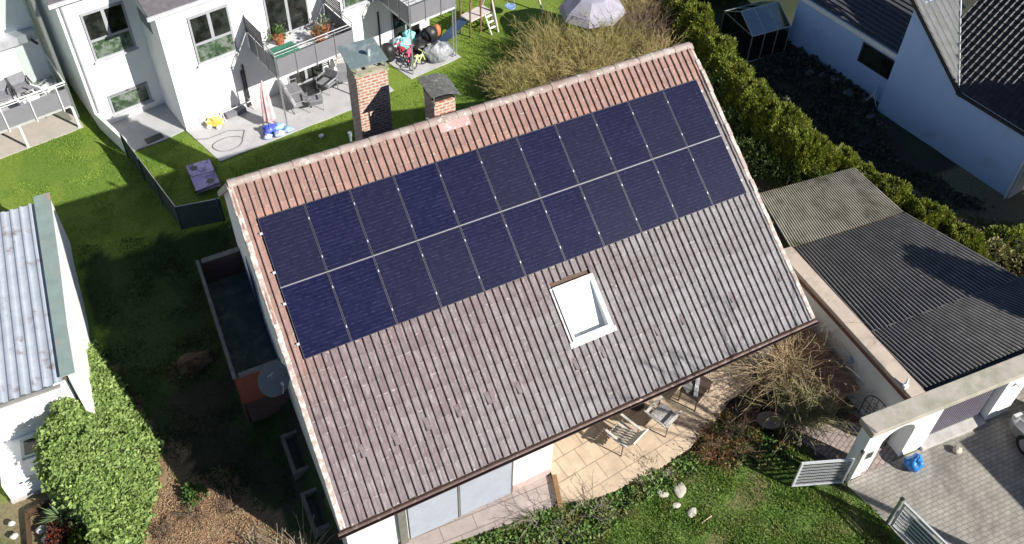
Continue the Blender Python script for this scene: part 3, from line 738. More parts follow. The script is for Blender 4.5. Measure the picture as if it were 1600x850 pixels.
# ------------------------------------------------------------------ left shed
shed = thing('shed', 'shed at the left picture edge with a pale corrugated metal roof and white wall', 'shed')
wv = MB(); xsn = np.arange(-12.2, -5.22, .045)
vs = []; fs = []
for x in xsn:
    h = .035 * (math.sin((x) * 2 * math.pi / .26) > .35) + .01 * math.sin(x * 2 * math.pi / .26)
    for y in (7.15, 10.9, 14.35): vs.append((x, y - (x + 5.2) * -.02, 2.2 + h + (.014 if y < 11 else 0)))
for i in range(len(xsn) - 1):
    for k in range(2): a = 3 * i + k; fs.append((a, a + 3, a + 4, a + 1))
wv.add(vs, fs).build('roof', SHEDR, shed)
MB().box(-12.2, -5.0, 7.3, 14.2, 2.05, 2.15).build('roof_deck', BARK, shed)
pb = MB()
T = Matrix(((1, 0, 0, 0), (0, 1, 0, 0), (0, 0, 1, 0), (0, 0, 0, 1)))
pb.prism([(-5.0, 14.45), (-5.14, 14.45), (-5.22, 7.7), (-5.06, 7.2), (-4.95, 7.2)], .5, 2.30)
pb.prism([(-4.995, 14.45), (-4.945, 7.2), (-4.90, 7.25), (-4.90, 8.9), (-4.82, 11.5), (-4.79, 14.45)], -.8, 2.295); pb.build('party_wall', WHITE, shed)
MB().prism([(-5.22, 14.5), (-5.24, 7.2), (-4.88, 7.2), (-4.88, 8.8), (-4.80, 11.5), (-4.74, 14.5)], 2.302, 2.34).build('wall_cap', FELTG, shed)
MB().box(-12, -5.2, 7.45, 7.6, -.8, 2.05).box(-12, -11.8, 7.6, 14.2, -.8, 2.05).box(-11.8, -5.1, 14.0, 14.2, -.8, 2.05).build('wall', WHITE, shed)
pl = MB().box(-7.4, -6.0, 6.15, 7.447, -.8, .25).build('annex', WHITE, shed)
MB().box(-7.42, -5.98, 6.13, 6.148, -.8, -.5).build('stone_base', M('rubble_base', (.55, .52, .48), (.4, .38, .35), 9, .9, bmp=.8, bscale=20, bdist=.04), shed)
f_ = MB().box(-6.85, -6.15, 6.7, 7.3, .25, .30).build('window_frame', M('green_frame', (.42, .5, .45), None, 5, .5), shed)
MB().box(-6.76, -6.24, 6.78, 7.22, .302, .315).build('pane', GLASS, f_)
MB().box(-12.2, -5.3, 7.06, 7.14, 2.10, 2.17).build('gutter', M('shed_gutter', (.30, .29, .28), None, 4, .6), shed)

# ------------------------------------------------------------------ apartment building at the back
BA = R(11.5); BO = Vector((-.13, 18.49, 0))
BMX = Matrix.Translation(BO) @ Matrix.Rotation(BA, 4, 'Z')
def Bt(name, label, cat, loc=(0, 0, 0), group=None, rz=0):
    t = thing(name, label, cat, BMX @ Vector(loc), BA + rz, group); return t
apt = Bt('apartment_building', 'white two-storey apartment building behind the lawn with grey framed windows and balconies', 'building')
b = MB()
b.box(0, 11.08, 0, 7, -.2, 5.3); b.box(-2.55, 0, 2.14, 7, -.2, 5.65); b.build('wall', WHITE, apt)
rf = MB()
def slab(b, pts, t=.12):
    n_ = len(pts); b.add([p for p in pts] + [(x, y, z - t) for x, y, z in pts], [tuple(range(n_)), tuple(range(2 * n_ - 1, n_ - 1, -1))] + [(i, n_ + i, n_ + (i + 1) % n_, (i + 1) % n_) for i in range(n_)])
slab(rf, [(-.28, -.3, 5.42), (11.3, -.3, 5.42), (11.3, 3.5, 7.4), (-.28, 3.5, 7.4)]); slab(rf, [(-.28, 3.505, 7.4), (11.3, 3.505, 7.4), (11.3, 7.3, 5.42), (-.28, 7.3, 5.42)])
slab(rf, [(-2.75, 1.85, 5.75), (-.285, 1.85, 5.75), (-.285, 4.5, 7.1), (-2.75, 4.5, 7.1)])
rf.build('roof', M('slate_roof', (.09, .085, .095), (.13, .12, .13), 6, .6), apt)
MB().box(-.34, 11.34, -.40, -.302, 5.30, 5.42).box(-2.80, -.345, 1.75, 1.848, 5.63, 5.75).build('gutter', M('white_gutter', (.7, .71, .73), None, 4, .4), apt)
MB().bar((-2.40, 2.09, 5.65), (-2.40, 2.09, .0), .04).build('downpipe', M('zinc', (.5, .52, .56), None, 4, .4, .4), apt)
def window(u0, u1, z0, z1, v=0., split=.42, sill=True, plants=True, parent=apt, name='window'):
    f = MB(); d = .05
    f.box(u0 - .02, u1 + .02, v - .012, v - .004, z0 - .02, z1 + .02, 1)
    fw = .07; um = (u0 + u1) / 2; zt = z0 + (z1 - z0) * split
    y0, y1 = v - .045, v - .0125
    f.box(u0, u0 + fw, y0, y1, z0, z1); f.box(u1 - fw, u1, y0, y1, z0, z1); f.box(u0 + fw, u1 - fw, y0, y1, z0, z0 + fw); f.box(u0 + fw, u1 - fw, y0, y1, z1 - fw, z1)
    f.box(u0 + fw, u1 - fw, y0, y1, zt - .05, zt + .05); f.box(um - .06, um + .06, y0, y1, zt + .05, z1 - fw)
    w_ = f.build(name, [PVCW, M('reveal_grey', (.3, .3, .32), None, 3, .7)], parent)
    MB().box(u0 + fw, u1 - fw, v - .030, v - .022, zt + .05, z1 - fw).build('pane', GLASS, w_)
    MB().box(u0 + fw, u1 - fw, v - .032, v - .022, z0 + fw, zt - .05).build('pane', GLASSG, w_)
    if sill: MB().box(u0 - .06, u1 + .06, v - .15, v - .047, z0 - .05, z0 - .01).build('sill', M('stone_sill', (.55, .56, .6), None, 4, .5), w_)
    return w_
window(1.05, 2.55, 2.70, 4.70); window(-1.90, -.40, 2.90, 4.87, 2.14); window(-1.93, -.43, .42, 1.27, 2.14, .95)
window(7.1, 8.5, 2.70, 4.70)
# small window in the side wall of the projecting wing
sb = MB().box(-.02, -.004, .80, 1.95, 4.02, 4.62).build('side_window', PVCW, apt); MB().box(-.03, -.021, .88, 1.87, 4.09, 4.55).build('pane', GLASS, sb)
for u0, u1, z0, z1, nm in ((3.90, 5.62, 2.57, 4.9, 'balcony_door'), (4.3, 5.9, .04, 2.1, 'terrace_door'), (9.2, 10.6, .04, 2.1, 'terrace_door'), (9.0, 10.7, 2.57, 4.9, 'balcony_door')):
    d = MB().box(u0, u1, -.04, -.005, z0, z1).build(nm, PVCW, apt); um = (u0 + u1) / 2
    MB().box(u0 + .07, um - .06, -.052, -.041, z0 + .12, z1 - .07).box(um + .06, u1 - .07, -.052, -.041, z0 + .12, z1 - .07).build('pane', GLASS, d)
for u in (2.62, 6.75, 8.6):
    MB().box(u - .03, u + .03, -.05, -.005, 0, 2.0).build('wall_strip', DARKM, apt)
# balconies are bolted to the building: its parts
def balcony(u0, u1, screen_right=True):
    t = MB(); t.box(u0, u1, -2.19, -.003, 2.38, 2.55); bal = t.build('balcony', M('balcony_slab', (.60, .61, .63), (.54, .55, .57), 3, .8), apt)
    r = MB()
    for u in (u0 + .03, u1 - .03): r.bar((u, -2.17, 0), (u, -2.17, 3.57), .032, n=10); r.bar((u, -.10, 2.5), (u, -.10, 3.57), .02)
    if u1 - u0 < 2.6: r.bar((u1 - .16, -2.17, 0), (u1 - .16, -2.17, 2.4), .03, n=10)
    for z in (3.57, 3.44): r.bar((u0, -2.2, z), (u1, -2.2, z), .022 if z > 3.5 else .012)
    for u in (u0, u1):
        for z in (3.57, 3.44): r.bar((u, -2.2, z), (u, -.05, z), .022 if z > 3.5 else .012)
    nP = max(3, round((u1 - u0) / .8))
    for i in range(1, nP): u = u0 + (u1 - u0) * i / nP; r.bar((u, -2.23, 2.35), (u, -2.23, 3.57), .016)
    for v in (-1.45, -.75):
        for u in (u0 - .02, u1 + .02): r.bar((u, v, 2.35), (u, v, 3.57), .016)
    r.build('railing', ALU, bal)
    g = MB(); g.box(u0 + .06, u1 - .06, -2.215, -2.20, 2.50, 3.30)
    g.box(u0 - .012, u0 + .002, -2.12, -.05, 2.50, 3.30); g.box(u1 - .002, u1 + .012, -2.12, -.05, 2.50, 3.30)
    g.build('railing_panel', M('balcony_panel', (.20, .20, .22), (.18, .18, .2), 3, .6), bal)
    for u in (u0 - .01, u1 + .01) if screen_right else (u0 - .01,):
        s = MB()
        for k in range(7): z = 3.36 + .10 * k; s.box(u - .012, u + .012, -1.35, -.02, z, z + .055)
        s.box(u - .02, u + .02, -1.37, -1.33, 3.3, 4.05); s.box(u - .02, u + .02, -.05, -.01, 3.3, 4.05)
        s.build('privacy_screen', M('screen_metal', (.10, .10, .11), None, 3, .5, .3), bal)
    return bal
balcony(3.07, 6.28); balcony(8.76, 10.97)
# things on the first balcony
bx = Bt('storage_box', 'green covered cushion box on the front balcony behind its railing', 'box', (3.75, -1.55, 2.55))
MB().box(-.45, .45, -.32, .32, 0, .48).build('box', M('box_grey', (.2, .22, .2), None, 4, .7), bx)
MB().box(-.50, .50, -.36, .36, .40, .54).build('cover', M('green_cover', (.035, .16, .10), (.05, .22, .14), 4, .7, bmp=.6, bscale=9, bdist=.04), bx, bevel=.04)
def pot(loc, label, lc, r=.2, group='potted plants on the balcony'):
    t = thing('potted_plant', label, 'potted plant', BMX @ Vector(loc), 0, group)
    MB().lathe([(r * .7, 0), (r, r * 1.3), (r * 1.1, r * 1.3), (r * 1.1, r * 1.5), (r * .9, r * 1.5)], n=14).build('pot', M('terracotta', (.40, .14, .07), (.33, .11, .05), 5, .8), t)
    nL = 120; P = nr.normal(0, 1, (nL, 3)) * [r * .7, r * .7, r * .5] + [0, 0, r * 2.2]
    V_, F_ = leaves(P, nrm(P - [0, 0, r]) , .13, .5); npmesh('foliage', V_, F_, lc, t)
    return t
GRN = leafmat('mid_green_leaf', (.05, .12, .02), (.10, .19, .04))
WFL = leafmat('white_flower_leaf', (.5, .5, .45), (.10, .19, .04))
pot((5.35, -1.2, 2.55), 'terracotta pot with orange-brown plant in the middle of the front balcony', leafmat('orange_leaf', (.30, .12, .04), (.12, .12, .03)))
pot((5.85, -.75, 2.55), 'potted plant with white flowers at the right end of the front balcony', WFL)
pot((4.1, -.4, 2.55), 'spiky green potted palm beside the balcony door', GRN, .22)

# patios of the apartments
def Bsheet(name, poly, z, mat, t=.06):
    o = MB().prism(poly, z - t, z).build(name, mat); o.matrix_basis = BMX; return struct(o)
Bsheet('patio', [(0, -.003), (.28, -2.3), (3.05, -2.42), (6.0, -2.62), (7.6, -2.55), (7.6, -.003)], .035, CONC)
Bsheet('patio', [(8.35, -.003), (8.55, -2.35), (11.05, -2.35), (11.05, -.003)], .035, CONC)
Bsheet('patio', [(-2.5, 2.12), (-2.15, .15), (-.9, .05), (-.003, 0.15), (-.003, 2.12)], .035, CONC)
Bsheet('patio', [(-14, 2.75), (-3.0, 2.6), (-3.0, 5.4), (-14, 5.4)], .03, M('beige_patio', (.46, .42, .37), (.4, .37, .33), 2, .9))
mt2 = MB().box(-.32, .32, -.16, .16, 0, .02).build('door_mat', BLACK); tag(mt2, 'dark rectangular mat at the edge of the small recessed patio', 'mat'); mt2.matrix_basis = BMX @ Matrix.Translation((-1.15, .35, .036))
# garden wall and green screen fence
gwl = MB().prism([(-2.55, 2.1), (-2.43, 2.1), (-2.14, .05), (-2.26, .03)], -.1, .75).build('garden_wall', WHITE); gwl.matrix_basis = BMX
tag(gwl, 'low white garden wall running out from the left corner of the apartment building', 'wall')
GRNF = M('green_screen', (.020, .035, .035), (.028, .045, .045), 5, .8)
fen = thing('screen_fence', 'dark green screen fence between the two back lawns ending at the house', 'fence')
pA, pB, pC = Vector((-2.34, 18.0)), Vector((-1.33, 13.53)), Vector((.08, 13.30))
fq = MB(); nrm_ = lambda a, b: Vector((-(b - a).y, (b - a).x)).normalized() * .012
for a, b_, z0 in ((pA, pB, .72), (pB, pC, 1.05)):
    q = nrm_(a, b_); fq.prism([tuple(a + q), tuple(a - q), tuple(b_ - q), tuple(b_ + q)], .0, 1.05)
fq.build('screen', GRNF, fen)
for k, P_ in enumerate([pA, pA.lerp(pB, .33), pA.lerp(pB, .66), pB, pB.lerp(pC, .95)]):
    MB().bar((P_.x - .03, P_.y - .03, -.1), (P_.x - .03, P_.y - .03, 1.15), .022).build('post', M('fence_post', (.06, .09, .08), None, 5, .6), fen)
for a, b_ in ((pA, pB), (pB, pC)): MB().bar((a.x, a.y, 1.07), (b_.x, b_.y, 1.07), .012).build('top_wire', ALU, fen)

def see_through_fin_mat():
    m, n, l, p = newmat('frosted_screen'); p.inputs['Base Color'].default_value = (.55, .58, .56, 1); p.inputs['Roughness'].default_value = .4
    t = n.new('ShaderNodeBsdfTransparent'); ms = n.new('ShaderNodeMixShader'); ms.inputs[0].default_value = .22
    t.inputs[0].default_value = (.85, .9, .88, 1)
    l.new(t.outputs[0], ms.inputs[1]); l.new(p.outputs[0], ms.inputs[2]); l.new(ms.outputs[0], n['Material Output'].inputs[0]); return m
# left neighbour building with raised deck
lb = Bt('neighbour_house', 'white house at the top left corner with awning box above a raised terrace deck', 'house')
b = MB(); b.box(-14, -3.06, 4.9, 10, -.2, 6.2); b.build('wall', WHITE, lb)
b = MB(); b.box(-3.12, -3.0, 2.75, 5.2, .4, 6.2); b.build('see_through_wall_fin', see_through_fin_mat(), lb)  # wall fin made mostly transparent so sun still reaches the front wall
MB().box(-14, -3.14, 4.45, 4.897, 3.10, 3.42).build('awning_box', M('awning_grey', (.50, .51, .55), None, 3, .4, .2), lb)
MB().bar((-3.4, 4.4, 3.2), (-3.25, 4.2, 3.05), .05).build('awning_arm', DARKM, lb)
dk_ = MB().box(-14, -3.14, 2.72, 4.897, .98, 1.10).build('deck', M('deck_grey', (.42, .42, .43), (.36, .36, .37), 3, .85), lb)
r = MB()
for u in np.arange(-13, -3.0, .97): r.bar((u - .12, 2.66, .95), (u - .12, 2.66, 2.16), .022)
for z in (2.16, 2.05): r.bar((-14, 2.66, z), (-3.08, 2.66, z), .03 if z > 2.1 else .014)
for z in (2.16,): r.bar((-3.08, 2.66, z), (-3.08, 4.8, z), .03)
for u in (-3.14, -5.03, -7.4, -10): r.bar((u, 2.68, 0), (u, 2.68, 1.0), .05, n=10)
r.build('railing', PAINTW, lb)
MB().box(-14, -3.1, 2.69, 2.70, 1.10, 1.85).build('railing_panel', MATS['balcony_panel'], lb)

def chair(name, label, loc, rz, mat, fm, group, wide=.6, back=.75, low=.36):
    t = thing(name, label, 'chair', loc, rz, group)
    MB().box(-wide / 2, wide / 2, -.28, .28, low - .02, low + .05).build('seat', mat, t, bevel=.015)
    bk = MB(); T_ = Matrix.Translation((0, .27, low + .04)) @ Matrix.Rotation(R(-18), 4, 'X'); bk.box(-wide / 2, wide / 2, -.02, .04, 0, back - low, T=T_); bk.build('backrest', mat, t, bevel=.015)
    for sx in (-1, 1):
        x = sx * (wide / 2 + .02)
        for sy in (-1, 1): MB().bar((x, sy * .25, 0), (x, sy * .22, .58), .014).build('leg', fm, t)
        MB().box(x - .025, x + .025, -.30, .30, .57, .60).build('armrest', fm, t)
    return t
LCG = 'chairs on the raised deck of the top left house'
DZ = 1.10
def Bl(u, v, z): return BMX @ Vector((u, v, z))
chair('garden_chair', 'white plastic garden chair behind the deck railing at the top left', Bl(-4.35, 3.25, DZ), BA + R(190), PAINTW, PAINTW, LCG)
chair('garden_chair', 'white folding chair at the right end of the raised deck', Bl(-3.6, 3.6, DZ), BA + R(120), PAINTW, ALU, LCG, .45, .85, .42)
chair('garden_chair', 'grey cushioned chair against the wall on the raised deck', Bl(-4.3, 4.3, DZ), BA + R(5), CUSH, DARKM, LCG)
chair('garden_chair', 'grey cushioned chair at the very left of the raised deck', Bl(-5.05, 4.2, DZ), BA + R(-5), CUSH, DARKM, LCG)

# patio furniture
PZ = .04
rug = MB().box(-.85, .85, -.5, .5, 0, .012).build('rug', BLACK); tag(rug, 'black outdoor rug in front of the grey lounge sofas on the patio', 'rug'); rug.location = at(492, 134, PZ); rug.rotation_euler = (0, 0, BA); rug.location.z = PZ + .001
def lounge(name, label, loc, rz, L, group='grey lounge furniture on the patio'):
    t = thing(name, label, 'sofa', loc, rz, group)
    fr = MB()
    for x in (-L / 2, L / 2):
        for y in (-.36, .36): fr.bar((x, y, 0), (x, y, .5), .014)
        fr.bar((x, -.36, .5), (x, .36, .5), .014); fr.bar((x, -.36, .02), (x, .36, .02), .014)
    for y in (-.36, .36): fr.bar((-L / 2, y, .22), (L / 2, y, .22), .014); fr.bar((-L / 2, y, .02), (L / 2, y, .02), .012)
    fr.build('frame', ALU, t)
    n_ = max(1, round(L / .7))
    for i in range(n_):
        x0 = -L / 2 + L * i / n_ + .02; x1 = x0 + L / n_ - .04
        MB().box(x0, x1, -.34, .36, .24, .38).build('seat_cushion', CUSH, t, bevel=.04)
        MB().box(x0, x1, -.02, .12, 0, .42, T=Matrix.Translation((0, .24, .36)) @ Matrix.Rotation(R(-14 + 8 * i), 4, 'X')).build('back_cushion', M('light_grey_cushion', (.36, .36, .38), (.3, .3, .32), 6, .95), t, bevel=.04)
    return t
lounge('lounge_sofa', 'long grey lounge sofa against the white wall behind the rug', at(468, 122, PZ), BA, 1.9)
lounge('lounge_sofa', 'grey lounge sofa with piled cushions left of the rug', at(463, 158, PZ), BA + R(85), 1.5)
chair('lounge_chair', 'grey lounge chair facing the rug from the right', at(512, 140, PZ), BA + R(-70), CUSH, ALU, 'grey lounge chairs on the patio')
chair('lounge_chair', 'small grey lounge chair in front of the piled cushions', at(494, 168, PZ), BA + R(160), CUSH, ALU, 'grey lounge chairs on the patio', .5, .6)
chair('lounge_chair', 'grey reclining chair folded back beside the tall brick chimney', at(541, 132, PZ), BA + R(-30), CUSH, PAINTW, 'grey lounge chairs on the patio')
def folded_chairs(label, px):
    t = thing('folding_chair', label, 'chair', at(*px, PZ), BA + R(rnd.uniform(-30, 30)), 'folded chairs leaning on the patio wall')
    f = MB()
    for x in (-.25, .25): f.bar((x, -.3, 0), (x, .25, .95), .014); f.bar((x, .3, 0), (x, -.2, .8), .014)
    f.bar((-.25, .25, .95), (.25, .25, .95), .014); f.bar((-.25, -.2, .8), (.25, -.2, .8), .014); f.build('frame', PAINTW, t)
    MB().box(-.24, .24, -.005, .005, 0, .6, T=Matrix.Translation((0, -.05, .38)) @ Matrix.Rotation(R(-30), 4, 'X')).build('backrest', M('chair_mesh', (.35, .33, .32), None, 6, .9), t)
folded_chairs('white framed deck chair standing folded at the right end of the patio', (534, 112)); folded_chairs('white framed deck chair half hidden behind the brick chimney', (548, 104))
# stack of black garden furniture under the balcony
st = thing('stacked_chairs', 'dark stack of wicker chairs under the front balcony right of the sofa', 'stacked chairs', at(502, 112, PZ), BA)
s_ = MB()
for k in range(5):
    z = .42 + k * .09; s_.box(-.28, .28, -.28, .26, z, z + .03); s_.box(-.28, .28, .22, .26, z, z + .42)
for x in (-.26, .26):
    for y in (-.26, .24): s_.bar((x, y, 0), (x, y, .8), .018)
s_.build('wicker', BLACK, st)
# folded parasol
ps = thing('parasol', 'folded pink and white parasol standing in its base on the patio', 'parasol', at(423, 196, PZ))
MB().bar((0, 0, 0), (0, 0, 2.15), .02).build('pole', PAINTW, ps)
cn = MB(); vs = []; fs = []; prof_ = [(.03, 2.1), (.10, 1.8), (.15, 1.3), (.17, .7), (.20, .35)]
for r_, z in prof_:
    for i in range(16): a = 2 * math.pi * i / 16; q = r_ * (1 + .25 * (i % 2)); vs.append((q * math.cos(a), q * math.sin(a), z))
for j in range(4):
    for i in range(16): fs.append((j * 16 + i, j * 16 + (i + 1) % 16, (j + 1) * 16 + (i + 1) % 16, (j + 1) * 16 + i))
cn.add(vs, fs); cn.build('canopy', M('pink_fabric', (.72, .32, .34), (.80, .62, .62), 3, .9), ps)
MB().lathe([(.25, 0), (.25, .06), (.05, .09), (.05, .2)]).build('base', CONC, ps)
# yellow ride-on toy, blue toy, hose
ty = thing('toy_car', 'yellow and white ride-on toy on the left part of the patio', 'toy', at(337, 197, PZ), BA + R(-40))
MB().box(-.26, .26, -.14, .14, .10, .30).blob((.08, 0, .34), (.20, .13, .12), 3, .08).build('body', M('yellow_plastic', (.85, .55, .06), (.85, .70, .25), 5, .4), ty, bevel=.03)
for x in (-.18, .18):
    for y in (-.17, .17): MB().bar((x, y - .03, .09), (x, y + .03, .09), .09, n=14).build('wheel', PAINTW, ty)
MB().path([(-.26, -.13, .25), (-.38, -.13, .5), (-.38, .13, .5), (-.26, .13, .25)], .018).build('handle', PAINTW, ty)
bt = thing('beach_toys', 'heap of blue and white inflatable beach toys at the patio edge', 'toys', at(428, 208, PZ), BA)
for k, (x, y, z, rr_, m_) in enumerate([(-.1, .1, .18, .28, 0), (.25, .05, .14, .22, 1), (.1, -.25, .10, .20, 2), (.5, -.2, .08, .2, 1), (-.3, -.15, .1, .16, 2)]):
    MB().blob((x, y, z), (rr_, rr_ * .75, z), k, .3).build('inflatable', [M('deep_blue_vinyl', (.03, .06, .40), (.10, .14, .6), 9, .35), M('light_blue_vinyl', (.12, .32, .70), (.5, .65, .8), 8, .35), M('white_vinyl', (.7, .72, .8), (.25, .4, .75), 10, .35)][m_], bt, smooth=True)
hb = MB(); pts = [(.55 * math.cos(t) * (1 + .06 * math.sin(3 * t)), .38 * math.sin(t), .05) for t in np.linspace(.4, 6.4, 30)] + [(.75, .5, .05), (.2, .75, .05), (-.6, .6, .05), (-1.1, .8, .05)]
hb.path(pts, .011, 5); ho = hb.build('garden_hose', M('hose_grey', (.18, .17, .17), None, 4, .6)); tag(ho, 'thin grey garden hose lying in a loop on the patio', 'hose'); ho.location = at(357, 226, PZ - .03)
# clothes airer / low bench by the wall
aw = thing('clothes_airer', 'low white metal drying rack against the wall left of the parasol', 'drying rack', at(372, 176, PZ), BA)
q = MB(); q.path([(-.7, -.2, .45), (.7, -.2, .45), (.7, .2, .45), (-.7, .2, .45), (-.7, -.2, .45)], .015)
for x in (-.5, -.25, 0, .25, .5): q.bar((x, -.2, .45), (x, .2, .45), .008)
for x in (-.6, .6): q.bar((x, -.25, 0), (x, .2, .45), .014); q.bar((x, .25, 0), (x, -.2, .45), .014)
q.build('frame', PAINTW, aw); MB().box(-.5, .3, -.15, .16, .02, .22).build('lower_tray', GREYM, aw)
ss = thing('wall_screen', 'dark post with short grey side screen standing at the patio wall', 'screen', at(389, 167, PZ), BA)
MB().box(-.03, .03, -.03, .03, 0, 1.75).build('post', DARKM, ss); MB().box(-.02, .02, .03, .9, .1, 1.7).build('panel', GREYM, ss)
# lawn light
tag(MB().lathe([(.10, 0), (.10, .05), (.05, .07)], n=12).build('lawn_light', PAINTW), 'small round white disc lying in the shaded lawn behind the house ridge', 'disc').location = at(502, 213, .02)

# heap under the second balcony
KB = thing('kettle_barbecue', 'black covered barbecue at the left of the heap under the far balcony', 'barbecue', at(607, 92, PZ), 0)
MB().lathe([(.05, 0), (.28, .02), (.30, .35), (.30, .5), (.24, .68), (.05, .76)], n=18).build('cover', BLACK, KB, smooth=True)
tb = thing('toy_bags', 'pile of turquoise and pale blue bags below the far balcony', 'bags', at(632, 78, PZ), 0)
for k in range(6): MB().blob((nr.uniform(-.45, .5), nr.uniform(-.2, .35), nr.uniform(.2, .65)), (.24, .2, .22), 20 + k, .3).build('bag', [M('turquoise_bag', (.15, .60, .62), (.4, .75, .78), 6, .5), M('pale_blue_bag', (.45, .65, .8), (.7, .8, .85), 6, .5)][k % 2], tb, smooth=True)
def bike(name, label, px, rz, m_, group):
    t = thing(name, label, 'bicycle', at(*px, PZ), rz, group)
    for x in (-.32, .32):
        w_ = MB(); 
        pts = [(x + .2 * math.cos(a), 0, .2 + .2 * math.sin(a)) for a in np.linspace(0, 2 * math.pi, 15)]; w_.path(pts, .025); w_.build('wheel', BLACK, t)
    f = MB(); f.path([(-.32, 0, .2), (-.08, 0, .5), (.22, 0, .52), (.32, 0, .2)], .03); f.path([(-.08, 0, .5), (0, 0, .22), (.22, 0, .52)], .03); f.path([(.22, 0, .52), (.2, 0, .68)], .02); f.build('frame', m_, t)
    MB().path([(.18, -.2, .7), (.2, 0, .68), (.18, .2, .7)], .022).build('handlebar', m_, t); MB().box(-.2, .02, -.08, .08, .55, .6).build('saddle', m_, t, bevel=.02)
bike('childs_bicycle', 'pink child\'s bicycle in the heap under the far balcony', (640, 96), R(60), M('pink_paint', (.75, .05, .16), (.8, .2, .3), 5, .4), 'children\'s bicycles under the far balcony')
bike('childs_bicycle', 'lime green child\'s bicycle at the front of the heap', (655, 104), R(20), M('lime_paint', (.45, .62, .10), (.7, .75, .5), 5, .4), 'children\'s bicycles under the far balcony')
bike('childs_bicycle', 'red child\'s bicycle standing left in the heap', (628, 92), R(110), M('red_paint', (.6, .04, .06), None, 5, .4), 'children\'s bicycles under the far balcony')
tp = MB(); tp.blob((0, 0, .38), (.62, .42, .42), 9, .16, nu=22, nv=14); tpo = tp.build('tarpaulin', M('grey_tarpaulin', (.36, .37, .40), (.24, .25, .28), 4, .4, bmp=.9, bscale=7, bdist=.08), smooth=True)
tag(tpo, 'shiny grey tarpaulin over a lumpy object at the corner of the far patio', 'tarpaulin'); tpo.location = at(686, 92, PZ)
tr_ = thing('covered_grill', 'black rounded covered grill with orange lid edge behind the tarpaulin', 'grill', at(672, 66, PZ), 0)
MB().blob((0, 0, .40), (.38, .3, .4), 12, .06).build('cover', BLACK, tr_, smooth=True); MB().blob((.38, .12, .42), (.18, .2, .3), 13, .05).build('lid', M('orange_lid', (.55, .16, .07), None, 4, .5), tr_, smooth=True)
bb = MB(); bb.blob((0, 0, .28), (.34, .4, .28), 14, .1); o = bb.build('black_bag', BLACK, smooth=True); tag(o, 'black bag between the barbecue grill and the tarpaulin', 'bag'); o.location = at(655, 80, PZ)

# playground
pg = thing('play_tower', 'wooden play platform with white ladder on the far lawn', 'play equipment', at(757, 45, 0), BA + R(6))
WD = M('dark_play_wood', (.16, .10, .06), (.22, .14, .08), 7, .8)
MB().box(-.9, .35, -.1, .55, .78, .84).build('platform', M('pale_deck', (.58, .52, .50), (.5, .44, .42), 6, .8), pg)
for x in (-.9, -.3, .33):
    for y in (-.08, .53): MB().bar((x, y, 0), (x, y, 1.75), .04).build('post', WD, pg)
lad = MB()
for x in (-.08, .30): lad.bar((x, -.55, 0), (x, -.1, .85), .03)
for k in range(3): t_ = .28 + .27 * k; lad.box(-.08, .30, -.55 + .45 * t_ - .05, -.55 + .45 * t_ + .05, t_ * .85, t_ * .85 + .03)
lad.build('ladder', PAINTW, pg)
sd_ = MB(); sd_.add([(-.95, .0, .82), (-.95, .45, .82), (-2.5, .55, .1), (-2.5, .1, .1)], [(0, 1, 2, 3)]); sd_.box(-2.5, -.95, .44, .48, .0, .05); sd_.build('slide', M('blue_slide', (.04, .08, .16), None, 4, .4), pg)
sg = thing('swing_frame', 'wooden swing frame with a blue swing on the far lawn', 'swing', at(800, 22, 0), BA)
fr = MB(); fr.bar((-1.3, 0, 1.95), (1.0, 0, 1.95), .045)
for y in (-.75, .75): fr.bar((1.0, 0, 1.95), (1.15, y, 0), .045); fr.bar((-1.3, 0, 1.95), (-1.35, y, 0), .045)
fr.build('frame', M('pale_pole', (.60, .56, .50), None, 8, .8), sg)
MB().bar((-.3, 0, 1.95), (-.3, 0, .45), .012).bar((.1, 0, 1.95), (.1, 0, .45), .012).build('rope', WOOD, sg)
MB().lathe([(.05, 0), (.24, .02), (.24, .07), (.1, .05)], (-.1, 0, .4), 16).build('seat', M('blue_seat', (.10, .25, .55), (.3, .45, .7), 5, .4), sg)
# flat lavender board (sandbox lid) with two dark holes
bd = thing('cornhole_board', 'lavender board with two dark round holes lying on the lawn behind the left ridge end', 'board', at(318, 276, .1), R(2))
q = MB().box(-.42, .42, -.75, .75, 0, .08); q.build('board', M('lavender_paint', (.46, .38, .72), (.56, .50, .80), 9, .7, bmp=.4, bscale=20, dirt=(.2, .17, .35), dscale=4, dlo=.5, dhi=.6), bd)
MB().bar((-.2, .5, .081), (-.2, .5, .086), .13, n=20).bar((.16, -.42, .081), (.16, -.42, .086), .13, n=20).build('hole', BLACK, bd)
MB().bar((-.5, -.78, .12), (.55, -.70, .12), .025).bar((-.42, .05, .12), (.5, -.02, .12), .012).build('rail', DARKM, bd)

# ------------------------------------------------------------------ garage
GA = R(-4.5); GO = Vector((12.74, -3.15, 0)); GMX = Matrix.Translation(GO) @ Matrix.Rotation(GA, 4, 'Z')
gar = thing('garage', 'white garage with dark corrugated roof, arched gateway and sandy coping at the right', 'garage', GO, GA)
